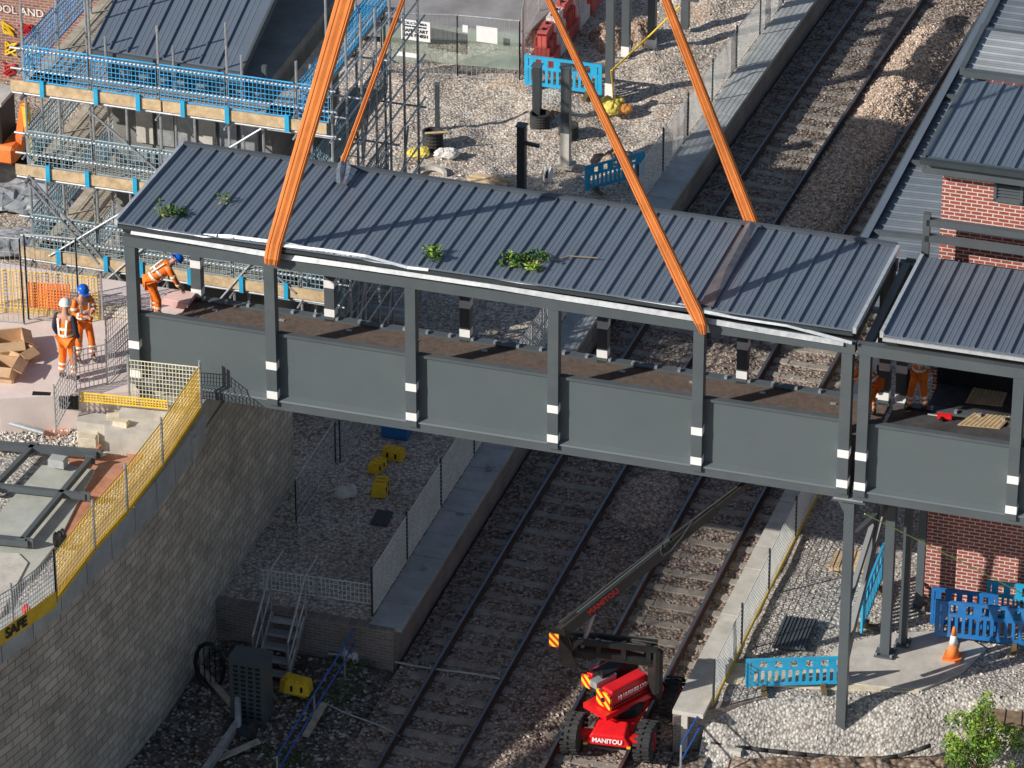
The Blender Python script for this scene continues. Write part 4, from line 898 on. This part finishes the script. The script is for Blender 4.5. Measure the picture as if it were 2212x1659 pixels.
for x,y,pb in ((1317,215,.5),(1352,120,.3),(1408,105,.3),(1480,60,.0)):
    p=G(x,y,.9); q=MB().beam(p+Z*pb,p+Z*tp,.2,.2,U).build('portal_post',steel,t)
    if pb: MB().beam(p,p+Z*pb,.21,.21,U).build('pale_base',white,q)
a=G(1317,215,.9)+Z*tp; MB().beam(a-U*.3,a+U*2.3,.2,.2).build('portal_beam',steel,t); MB().beam(a,a+V*4,.2,.2).build('portal_beam',steel,t); MB().beam(a+U*1.6,a+V*4+U*1.6,.2,.2).build('portal_beam',steel,t)
tag(MB().path([G(1470,12,3.6),G(1400,80,2.6),G(1322,152,2.3)],.025).build('yellow_strap',yellow),'yellow ratchet strap tied to the steel frame post','strap')
tag(MB().path([G(1320,152,2.3),G(1326,215,1.1),G(1305,235,1.)],.02).build('yellow_strap_tail',yellow),'loose yellow strap tail hanging down the frame post','strap')
def manhole(x,y,r,h,label):
    p=G(x,y,.9); prof=[]
    for k in range(12): prof+= [(r*(1.0 if k%2 else .93),h*k/11)]
    t=thing('drain_chamber',label,'pipe',p,'black corrugated pipes'); MB().lathe(p,Z,prof+[(r*.8,h),(r*.8,h-.1)],20).build('corrugated_wall',rubber,t)
manhole(935,322,.27,.5,'black corrugated pipe around the thin stub, left in the yard')
manhole(1166,275,.26,.4,'black corrugated pipe round the second stub column')
manhole(1228,296,.26,.35,'black corrugated pipe behind the tall stub column')
tag(MB().tube(G(918,288,1.5),G(968,285,1.5),.03).build('timber_batten',timber),'timber batten laid across the left corrugated pipe','timber')
m=MB(); c=G(925,378,.98)
for k in range(16):
    a0,a1=math.pi*k/14,math.pi*(k+1)/14
    q=[c+Vc((.42*math.cos(a),.42*math.sin(a),0)) for a in (a0,a1)]; m.beam(q[0],q[1],.09,.12)
tag(m.build('concrete_ring',conc),'pale curved concrete ring piece beside the roof edge','ring')
for k,(x1,y1,x2,y2) in enumerate(((1010,385,1095,400),(1020,378,1110,392),(1015,392,1088,408))):
    tag(MB().beam(G(x1,y1,1.),G(x2,y2,1.02),.12,.06).build('timber_plank',timber),['timber plank by the stub columns, middle of three','timber plank by the stub columns, rearmost of three','timber plank by the stub columns, nearest of three'][k],'plank')
p=G(1178,392,.95); t=thing('cable_reel','white and black cable reel beside the stub column','reel',p)
MB().lathe(p+Z*.2,U,[(.2,0),(.2,.03)],14).build('flange',white,t); MB().lathe(p+Z*.2+U*.12,U,[(.2,0),(.2,.03)],14).build('flange',white,t); MB().lathe(p+Z*.2+U*.03,U,[(.1,0),(.1,.09)],12).build('drum',black,t)
clay=gravel('clay_heap',[(.46,.29,.19),(.54,.39,.29),(.64,.54,.45),(.38,.22,.14)],16,.8,.4)
for x,y,w,h,l in ((1320,350,.55,.3,'beside the nearer light blue barrier'),(1195,262,.5,.3,'between the stub columns'),(1345,95,.9,.6,'under the steel frame')):
    p=G(x,y,.8); m=MB()
    for k in range(7): m.ell(p+Vc((random.uniform(-1,1)*w*.7,random.uniform(-1,1)*w*.4,0)),w*.5,w*.4,h*random.uniform(.6,1.1),14,.14)
    tag(m.build('soil_heap',clay,smooth=True),'heap of reddish soil '+l,'soil heap')
hz=[G(825,160,.9),G(988,165,.9),G(1122,178,.9)]
t=fence('mesh_fence','grey fence panels with green netting and a white sign at the top of the yard',hz,.9,1.75,galv,galv,.12,.35,.006,.025,frame=True,postout=.05,solid=(netg,.35,1.4))
vf=(hz[0]-O).dot(V)-.25
a=Pv(898,66,vf)
sg=MB().obox(a,U*.39,V*.012,Z*.28).build('sign_board',white,t); sc_=a-V*.02
for s_,sz,dz,mm in (('VolkerFitzpatrick',.085,.2,M('lettering_blue',(.02,.12,.3),.5)),('TODAY AND EVERY DAY',.052,.11,textk),('SAFE START',.125,-.01,textk),('SAFE FINISH',.125,-.14,textk)): text(s_,sz,sc_+Z*dz,U,Z,mm,sg,bold=.004)
MB().obox(sc_-U*.335+Z*.2,U*.022,V*.004,Z*.035).build('emblem',M('emblem_green',(.05,.3,.25),.5),sg)
for x,y,w,h in ((1052,75,.28,.22),(1005,62,.07,.1),(880,118,.3,.06)):
    c=Pv(x,y,vf); MB().obox(c,U*w,V*.01,Z*h).build('notice_board',white,t)
def wbar(x1,y1,x2,y2,mat,label):
    z=1.1; a,b=G(x1,y1,z),G(x2,y2,z); d=(b-a).normalized(); n_=Vc((d.y,-d.x,0)); t=thing('water_barrier',label,'barrier',(a+b)/2,'water-filled road barriers'); L=(b-a).length/2*.95; c=(a+b)/2
    m=MB()
    for w,z0,z1 in ((.3,-.2,.18),(.2,.18,.4),(.13,.4,.85)): m.obox(c+Z*(z0+z1)/2,d*L,n_*w,Z*(z1-z0)/2)
    for k in (-.6,-.2,.2,.6): m.obox(c+d*L*k+Z*.3,d*L*.08,n_*.24,Z*.3)
    m.build('barrier_body',mat,t)
    for k in (-.5,.5): MB().tube(c+d*L*k+Z*.85,c+d*L*k+Z*.89,.05,10).build('filler_cap',black,t)
wmat=M('white_barrier',(.8,.74,.7),.6,0,.12); rmat=M('red_barrier',(.65,.13,.11),.5,0,.15)
for i,(x1,y1,x2,y2,mt_,l) in enumerate(((1170,135,1186,108,rmat,'red water-filled barrier nearest the yard'),(1188,104,1206,78,wmat,'white water-filled barrier second from the yard'),(1208,75,1228,48,rmat,'red water-filled barrier in the middle of the row'),(1231,44,1252,18,wmat,'white water-filled barrier second furthest away'),(1255,14,1280,-18,rmat,'red water-filled barrier furthest away at the top edge'))):
    wbar(x1,y1,x2,y2,mt_,l)
fence('mesh_fence','grey curved wire fence beside the red and white barriers',[G(1128,150,.9),G(1135,90,.9),G(1165,40,.9),G(1185,0,.9)],.9,1.6,galv,galv,.12,.35,.006,.022)
sheet('site_road',[(700,70),(1130,90),(1150,60),(1270,-60),(1280,-400),(600,-400)],1.13,M('asphalt_dusty',(.3,.29,.29),.9,0,.25,1.,.2,50),th=.05)
# ================= SCAFFOLD + BUILDING
sc=thing('scaffold','tall tube scaffold with blue mesh guards around the unfinished stair building','scaffold',S(-14.2,7.9,.9))
us=[-14.2,-15.8,-17.4,-19.0,-20.6]; vs_=[7.9,9.9,11.9,13.9]
tops=[9.9,10.6,10.3,10.8,10.4]; VE=14.1; VM=(7.9+VE)/2; VH=(VE-7.9)/2
for i,u in enumerate(us):
    for v in (7.9,8.8): MB().tube(S(u,v,.9),S(u,v,tops[i] if v==7.9 else 9.4),.03).build('standard',galv,sc)
for u in (-15.,-16.6,-18.2,-19.8): MB().tube(S(u,7.9,.9),S(u,7.9,8.2),.03).build('standard',galv,sc)
for v in vs_[1:]:
    for u in (-14.2,-13.4,-20.6,-19.9): MB().tube(S(u,v,.9),S(u,v,10.2+random.uniform(-.2,.6)),.03).build('standard',galv,sc)
for v in (7.9,8.9,10.9,12.9): MB().tube(S(-13.4,v,.9),S(-13.4,v,9.6+random.uniform(0,.8)),.03).build('standard',galv,sc)
for li,zd in enumerate((8.3,6.2,4.1,2.0)):
    for dz in (-.1,.5,1.0):
        MB().tube(S(-13.3,7.87,zd+dz),S(-20.9,7.87,zd+dz),.028).build('ledger',galv,sc)
        MB().tube(S(-14.17,7.6,zd+dz),S(-14.17,VE+.2,zd+dz),.025).build('ledger',galv,sc)
        MB().tube(S(-20.63,7.6,zd+dz),S(-20.63,VE+.2,zd+dz),.025).build('ledger',galv,sc)
        MB().tube(S(-13.35,7.6,zd+dz),S(-13.35,VE+.2,zd+dz),.025).build('ledger',galv,sc)
        if dz<0: MB().tube(S(-13.3,8.8,zd+dz),S(-20.9,8.8,zd+dz),.025).build('ledger',galv,sc)
    for v in vs_: MB().tube(S(-13.2,v,zd-.15),S(-14.9,v,zd-.15),.025).build('transom',galv,sc)
    for u in us: MB().tube(S(u,7.6,zd-.15),S(u,9.0,zd-.15),.025).build('transom',galv,sc)
    for k in range(4):
        MB().obox(S(-17.4,8.03+k*.225,zd+.0),U*3.4,V*.105,Z*.019).build('deck_board',board,sc)
        MB().obox(S(-14.32-k*.225,VM,zd+.0),U*.105,V*VH,Z*.019).build('deck_board',board,sc)
        MB().obox(S(-19.9-k*.225,VM,zd+.0),U*.105,V*VH,Z*.019).build('deck_board',board,sc)
    for q0_,q1_ in ((-13.5,-17.3),(-17.35,-20.9)): MB().beam(S(q0_,7.82,zd+.1),S(q1_,7.82,zd+.1),.04,.26).build('toe_board',timber,sc)
    MB().beam(S(-14.24,7.85,zd+.12),S(-14.24,VE,zd+.12),.04,.22).build('toe_board',timber,sc)
    mt=bluemesh if li==0 else bluemesh2
    if li<3:
        for a,b in list(zip(us[:-1],us[1:]))+[(-13.4,-14.2)]:
            m=MB(); p,q=S(a-.05,7.83,zd),S(b+.05,7.83,zd); n=int((q-p).length/.09)
            for i in range(n+1): m.wire(p.lerp(q,i/n)+Z*.25,p.lerp(q,i/n)+Z*1.1,.01)
            for j in range(8): m.wire(p+Z*(.26+j*.12),q+Z*(.26+j*.12),.01 if 0<j<7 else .02)
            m.build('mesh_guard',mt,sc)
    for side in (-14.13,-20.66):
        for a,b in zip(vs_[:-1],vs_[1:]):
            m=MB(); p,q=S(side,a+.05,zd),S(side,b-.05,zd); n=int((q-p).length/.1)
            for i in range(n+1): m.wire(p.lerp(q,i/n)+Z*.22,p.lerp(q,i/n)+Z*1.1,.01)
            for j in range(8): m.wire(p+Z*(.22+j*.125),q+Z*(.22+j*.125),.01 if 0<j<7 else .02)
            m.build('mesh_guard',mt,sc)
    for k in range(6): MB().obox(S(-14.6-k*1.1+random.uniform(-.2,.2),7.78,zd+.12),U*.05,V*.02,Z*.2).build('blue_clip',bluem,sc)
for a,b,c,d in ((-14.3,4.2,-19,8.0),(-19,4.2,-20.6,6.),(-15.8,.9,-20.6,6.2),(-14.3,6.2,-17.4,2.),(-20.6,2.,-16.6,6.1),(-15,8.2,-20.2,4.2)):
    MB().tube(S(a,7.8,b),S(c,7.8,d),.028).build('brace',galv,sc)
for k in range(2): MB().tube(S(-14.1,8+k*2.6,2.0+.2),S(-14.1,10.4+k*2.6,8),.025).build('brace',galv,sc); MB().tube(S(-13.35,8.5+k*2.6,1.0+.2),S(-13.35,11+k*2.,6),.025).build('brace',galv,sc)
ld=MB()
for s_ in (-.2,.2): ld.tube(S(-13.7+s_,9.5,2),S(-13.7+s_,10.4,7.4),.025)
for k in range(18): f=k/18; ld.tube(S(-13.9,9.5+.9*f,2+5.4*f),S(-13.5,9.5+.9*f,2+5.4*f),.015)
ld.build('ladder',galv,sc)
bd_=thing('stair_building','unfinished grey building with a ribbed metal roof inside the scaffold','building',S(-17.4,11,.9))
MB().obox(S(-17.3,11.8,4.7),U*1.9,V*2.3,Z*3.8).build('core_wall',M('core_concrete',(.22,.22,.21),.85,0,.25,1.5,.3,20),bd_)
rA,rB=G(195,102,8.95),G(518,152,8.95)
du_=(rB-rA).normalized(); Lr=(rB-rA).length
def fn(u,t,h): return rA+du_*u+(V*6.5-U*.55)*t+Z*(h+.95*t)
roofsheet(fn,0,Lr,.43,.045).build('roof',roofm,bd_)
MB().beam(fn(-.05,-.01,-.14),fn(Lr+.05,-.01,-.14),.08,.26).build('fascia',steel,bd_); MB().beam(fn(Lr+.03,0,-.1),fn(Lr+.03,1,-.1),.06,.2).build('fascia',steel,bd_)
for k in range(9):
    q=S(-15.5-k*.46,9.42,0); MB().beam(Vc((q.x,q.y,7.4)),Vc((q.x,q.y,8.9)),.1,.1,U).build('wall_stud',steel,bd_)
for k in range(6):
    for j in range(2): MB().obox(S(-15.9-k*.5,9.44,5.9+j*1.1),U*.2,V*.04,Z*.45).build('wall_panel',galv if (k+j)%3 else conc,bd_)
t=thing('plank_stack','grey boards stacked under the scaffold seen through the bridge opening','planks',G(830,660,1.2))
for k in range(5): MB().beam(G(770,650+k*7,1.2+.05*k),G(890,668+k*7,1.2+.05*k),.2,.05).build('plank',galv if k%2 else board,t)
sk=thing('storage_crate','blue crate standing on the scaffold walkway','crate',S(-16.6,8.4,6.25)); MB().obox(S(-16.6,8.4,6.45),U*.4,V*.25,Z*.2).build('crate_body',blued,sk); MB().obox(S(-16.6,8.4,6.67),U*.42,V*.27,Z*.02).build('lid',blued,sk)
for x,y,rx,ry,l in ((25,440,1.0,.7,'at the left edge behind the scaffold'),(20,530,.9,.6,'at the left edge behind the tall wire panel'),(120,470,.6,.5,'between the scaffold poles at the left')):
    sack(x,y,.95,rx,ry,.22,M('grey_tarpaulin',(.3,.32,.34),.5,0,.35,3,.6,6),'crumpled grey plastic sheeting '+l,'plastic sheeting',8,'plastic_sheeting')
gp=G(-40,190,.9); gw=thing('brick_wall','old brick wall covered in white and yellow graffiti at the top left','wall',gp)
g0=G(-200,140,.9); MB().obox(g0+U*2+Z*1.6,U*4.2,V*.12,Z*1.6).build('wall_body',brickG,gw)
gv=(g0-O).dot(V)-.14
text('OOL AND',.3,Pv(40,24,gv-.02),U,Z,textw,gw,'graffiti',-.002)
for i,(x,y,c_) in enumerate(((15,62,yellow),(60,66,textred),(20,105,yellow),(70,110,yellow),(18,150,textred),(62,152,yellow))):
    m=MB(); c=Pv(x,y,gv-.03); n=9; pts=[c+U*(.24*math.cos(k*2.1+i)*random.uniform(.6,1.1))+Z*(.2*math.sin(k*1.7+i*2)) for k in range(n)]
    m.path(pts,.025,5); m.build('graffiti',c_,gw)
ep=G(0,390,.9); ex=thing('excavator','orange mini excavator with dark cab at the left edge behind the scaffold','excavator',ep)
MB().obox(ep+Z*.25+U*-.3,U*.9,V*.25,Z*.22).build('track',rubber,ex); MB().obox(ep+Z*.25+U*-.3+V*1.3,U*.9,V*.25,Z*.22).build('track',rubber,ex)
o=MB().obox(ep+Z*.75+V*.6-U*.3,U*.75,V*.7,Z*.25).build('engine_cover',orangen,ex); o.modifiers.new('b','BEVEL').width=.08
MB().obox(ep+Z*1.5+V*.5-U*.4,U*.5,V*.45,Z*.55).build('cab',black,ex); MB().obox(ep+Z*2.1+V*.5-U*.4,U*.55,V*.5,Z*.05).build('cab_roof',conc,ex)
MB().beam(ep+Z*.9+U*.4+V*.4,ep+Z*2.1+U*.65+V*.3,.18,.2,V).build('boom_arm',orangen,ex); MB().beam(ep+Z*2.1+U*.65+V*.3,ep+Z*.9+U*.9,.14,.16,V).build('dipper_arm',yellow,ex)
# ================= PEOPLE
def skin(name,vs,es,rs,mat,par,sub=1):
    me=bpy.data.meshes.new(name); me.from_pydata([tuple(v) for v in vs],es,[]); o=bpy.data.objects.new(name,me); C.objects.link(o); o.parent=par; me.materials.append(mat)
    bpy.context.view_layer.objects.active=o
    m=o.modifiers.new('s','SKIN'); m.use_smooth_shade=True
    if me.skin_vertices:
        for i,r in enumerate(rs): me.skin_vertices[0].data[i].radius=(r,r)
        me.skin_vertices[0].data[0].use_root=True
    s=o.modifiers.new('d','SUBSURF'); s.levels=sub; s.render_levels=sub
    return o
def person(label,loc,rz,J,sc_,helm,sleeve,vest,trous=orange):
    t=thing('person',label,'person',loc,None,rz); t.scale=(sc_,)*3
    j={k:Vc(v) for k,v in J.items()}
    vs=[j['pel'],j['wa'],j['ch'],j['nk'],j['hd'],j['tp']]; rs=[.11,.1,.12,.052,.085,.07]; es=[(0,1),(1,2),(2,3),(3,4),(4,5)]
    hd=(j['tp']-j['hd']).normalized(); side=(j['shR']-j['shL']).normalized(); fw=hd.cross(side)*-1
    if fw.dot(j['toL']-j['anL'])<0 and abs(hd.z)>.7: fw=-fw
    vs.append(j['hd']+fw*.105-hd*.005); rs.append(.014); es.append((4,6))
    for s_ in 'LR':
        b=len(vs); vs+=[j['sh'+s_],j['el'+s_],j['wr'+s_]]; rs+=[.055,.042,.03]; es+=[(2,b),(b,b+1),(b+1,b+2)]
        d=(j['wr'+s_]-j['el'+s_]).normalized(); ac=d.cross(side if abs(d.dot(side))<.8 else fw).normalized(); bend=d.cross(ac).normalized()*(1 if s_=='L' else -1)
        vs.append(j['wr'+s_]+d*.06); rs.append(.03); es.append((b+2,b+3)); pl=b+3
        for k,(o_,l) in enumerate(((-.03,.06),(-.01,.08),(.01,.075),(.03,.055))):
            q=len(vs); root=j['wr'+s_]+d*.09+ac*o_; vs+=[root,root+d*l*.55+bend*.012,root+d*l*.85+bend*.035]; rs+=[.01,.0095,.008]; es+=[(pl,q),(q,q+1),(q+1,q+2)]
        q=len(vs); vs+=[j['wr'+s_]+d*.05-ac*.04,j['wr'+s_]+d*.085-ac*.055+bend*.02]; rs+=[.012,.009]; es+=[(pl,q),(q,q+1)]
        b=len(vs); vs+=[j['hi'+s_],j['kn'+s_],j['an'+s_],j['to'+s_]]; rs+=[.085,.055,.04,.03]; es+=[(0,b),(b,b+1),(b+1,b+2),(b+2,b+3)]
    skin('body',vs,es,rs,skinm,t)
    for q in (-1,1):
        MB().ell(j['hd']+fw*.082+side*.032*q+hd*.02,.011,.011,.011,6).build('eye',black,t,local=True)
        MB().ell(j['hd']+side*.088*q,.014,.02,.03,6).build('ear',skinm,t,local=True)
    low=j['pel']+(j['wa']-j['pel'])*-.15
    vs=[j['ch'],j['wa'],low,j['nk'].lerp(j['ch'],.3)]; rs=[.145,.135,.145,.075]; es=[(0,1),(1,2),(0,3)]
    skin('hi_vis_vest',vs+[j['shL'].lerp(j['ch'],.1),j['shR'].lerp(j['ch'],.1)],es+[(0,4),(0,5)],rs+[.08,.08],vest,t)
    for s_ in 'LR':
        a=j['sh'+s_].lerp(j['ch'],.3); skin('sleeve',[a,j['sh'+s_],j['el'+s_],j['wr'+s_].lerp(j['el'+s_],.08)],[(0,1),(1,2),(2,3)],[.07,.072,.055,.045],sleeve,t)
    vs=[j['pel'],j['hiL'],j['knL'],j['anL']+Vc((0,0,.05)),j['hiR'],j['knR'],j['anR']+Vc((0,0,.05))]
    skin('trousers',vs,[(0,1),(1,2),(2,3),(0,4),(4,5),(5,6)],[.13,.1,.078,.066,.1,.078,.066],trous,t)
    for s_ in 'LR': skin('boot',[j['an'+s_]+Vc((0,0,.08)),j['an'+s_]-Vc((0,0,.03)),j['to'+s_]],[(0,1),(1,2)],[.05,.055,.045],black,t)
    def band(a,b,f,r,w=.045):
        d=(b-a).normalized(); c=a.lerp(b,f); MB().tube(c-d*w/2,c+d*w/2,r,14).build('reflective_band',hivy,t,smooth=False,local=True)
    band(j['pel'],j['ch'],.25,.15); band(j['pel'],j['ch'],.62,.15)
    for s_ in 'LR':
        band(j['kn'+s_],j['an'+s_],.35,.077); band(j['kn'+s_],j['an'+s_],.6,.075)
        if sleeve is orange: band(j['sh'+s_],j['el'+s_],.6,.068); band(j['el'+s_],j['wr'+s_],.45,.056)
        sh=j['sh'+s_].lerp(j['ch'],.45)
        for q in (-1,1): MB().beam(sh+fw*.12*q+hd*.02,(j['wa'].lerp(j['pel'],.2))+side*(.07*(1 if s_=='R' else -1))+fw*.14*q,.04,.015,fw).build('reflective_band',hivy,t,local=True)
    c=j['hd']+hd*.055; h=MB().lathe(c,hd,[(.125,0),(.128,.012),(.115,.015),(.112,.05),(.095,.095),(.06,.125),(.015,.135)],18).build('hard_hat',helm,t,smooth=True,local=True)
    pk=(c+fw*.1-side*.08,c+fw*.1+side*.08,c+fw*.18+side*.05-hd*.01,c+fw*.18-side*.05-hd*.01)
    MB().hexa(list(pk)+[q+hd*.012 for q in pk]).build('peak',helm,h,local=True)
    return t
ST=dict(pel=(0,0,.95),wa=(0,0,1.1),ch=(0,.01,1.33),nk=(0,.01,1.5),hd=(0,.03,1.6),tp=(0,.035,1.7),
 shL=(-.18,0,1.42),elL=(-.24,-.03,1.14),wrL=(-.22,.1,.9),shR=(.18,0,1.42),elR=(.24,-.03,1.14),wrR=(.2,.12,.92),
 hiL=(-.09,0,.9),knL=(-.11,.03,.5),anL=(-.13,-.02,.1),toL=(-.15,.15,.05),hiR=(.09,0,.9),knR=(.12,.02,.5),anR=(.14,-.02,.1),toR=(.17,.15,.05))
ST2=dict(ST); ST2.update(elL=(-.22,.08,1.18),wrL=(-.08,.26,1.2),elR=(.22,.06,1.16),wrR=(.08,.27,1.16),knL=(-.12,.1,.5),anL=(-.14,.1,.1),toL=(-.15,.27,.05),hd=(0,.05,1.6),tp=(0,.08,1.69))
BD=dict(ST); BD.update(pel=(0,-.1,.9),wa=(0,.03,1.04),ch=(0,.22,1.18),nk=(0,.34,1.25),hd=(0,.43,1.28),tp=(0,.51,1.34),shL=(-.17,.27,1.2),shR=(.17,.27,1.2),elL=(-.2,.36,.93),elR=(.2,.39,.93),wrL=(-.13,.47,.7),wrR=(.14,.5,.72),hiL=(-.09,-.1,.87),hiR=(.09,-.1,.87),knL=(-.12,.0,.48),knR=(.12,.04,.48))
person('worker in a white hard hat, navy sleeves and orange vest on the slab',G(148,822,6.09),R(-25),ST,1.08,whitehelm,navy,orange)
person('standing worker in full orange clothing and a blue hard hat on the slab',G(184,778,6.09),R(-150),ST2,1.03,bluehelm,orange,orange)
person('worker in orange and a blue hard hat bending at the bridge\'s left end',G(338,690,6.17),R(-75),BD,1.05,bluehelm,orange,orange)
person('worker in orange standing with back turned inside the bridge end',G(1982,893,6.2),R(20),ST2,1.02,whitehelm,orange,orange)
person('worker in orange bending low behind the bridge joint',G(1880,905,6.2),R(60),BD,.95,whitehelm,orange,orange)
t=thing('foam_sheets','pale pink sheets of insulation by the bending worker','sheet',G(385,650,6.3)); MB().obox(G(385,645,6.3),U*.3,V*.25,Z*.05).build('foam_layer',M('pink_foam',(.75,.45,.42),.7),t); MB().obox(G(388,640,6.37),U*.28,V*.22,Z*.015).build('top_layer',M('pink_foam2',(.8,.55,.5),.7),t)
t=thing('drill','red power tool on the floor by the worker at the bridge end','tool',G(2030,900,6.2)); p=G(2025,898,6.25); MB().beam(p,p+U*.3+Z*.03,.08,.1).build('motor',redm,t); MB().beam(p+U*.1,p+U*.1-V*.15,.05,.05).build('handle',black,t); MB().tube(p-U*.2,p,.02).build('bit',galv,t)
# ================= LIGHT
EL=28.; HEAD=25.
w=bpy.data.worlds.new('World'); bpy.context.scene.world=w; w.use_nodes=True; nt=w.node_tree; bg=nt.nodes['Background']; sky=nt.nodes.new('ShaderNodeTexSky'); sky.sky_type='NISHITA'; sky.sun_disc=False
sky.sun_elevation=R(EL); sky.sun_rotation=R(270-HEAD); nt.links.new(sky.outputs[0],bg.inputs[0]); bg.inputs[1].default_value=.08
sl=bpy.data.lights.new('sun','SUN'); sl.energy=5.; sl.angle=R(.5); sl.color=(1,.95,.87); so=bpy.data.objects.new('sun',sl); C.objects.link(so)
dv_=Vc((math.cos(R(HEAD))*math.cos(R(EL)),math.sin(R(HEAD))*math.cos(R(EL)),-math.sin(R(EL)))); so.rotation_euler=dv_.to_track_quat('-Z','Y').to_euler()
cd=bpy.data.cameras.new('camera'); co=bpy.data.objects.new('camera',cd); C.objects.link(co); co.location=CAM; co.rotation_euler=(R(60),0,0); cd.sensor_width=36; cd.lens=36*F/2212; cd.clip_end=2000; cd.clip_start=1
bpy.context.scene.camera=co
for o in bpy.data.objects:
    if '_w' in o: del o['_w']
s=bpy.context.scene; s.view_settings.view_transform='Standard'; s.view_settings.look='None'; s.view_settings.exposure=0
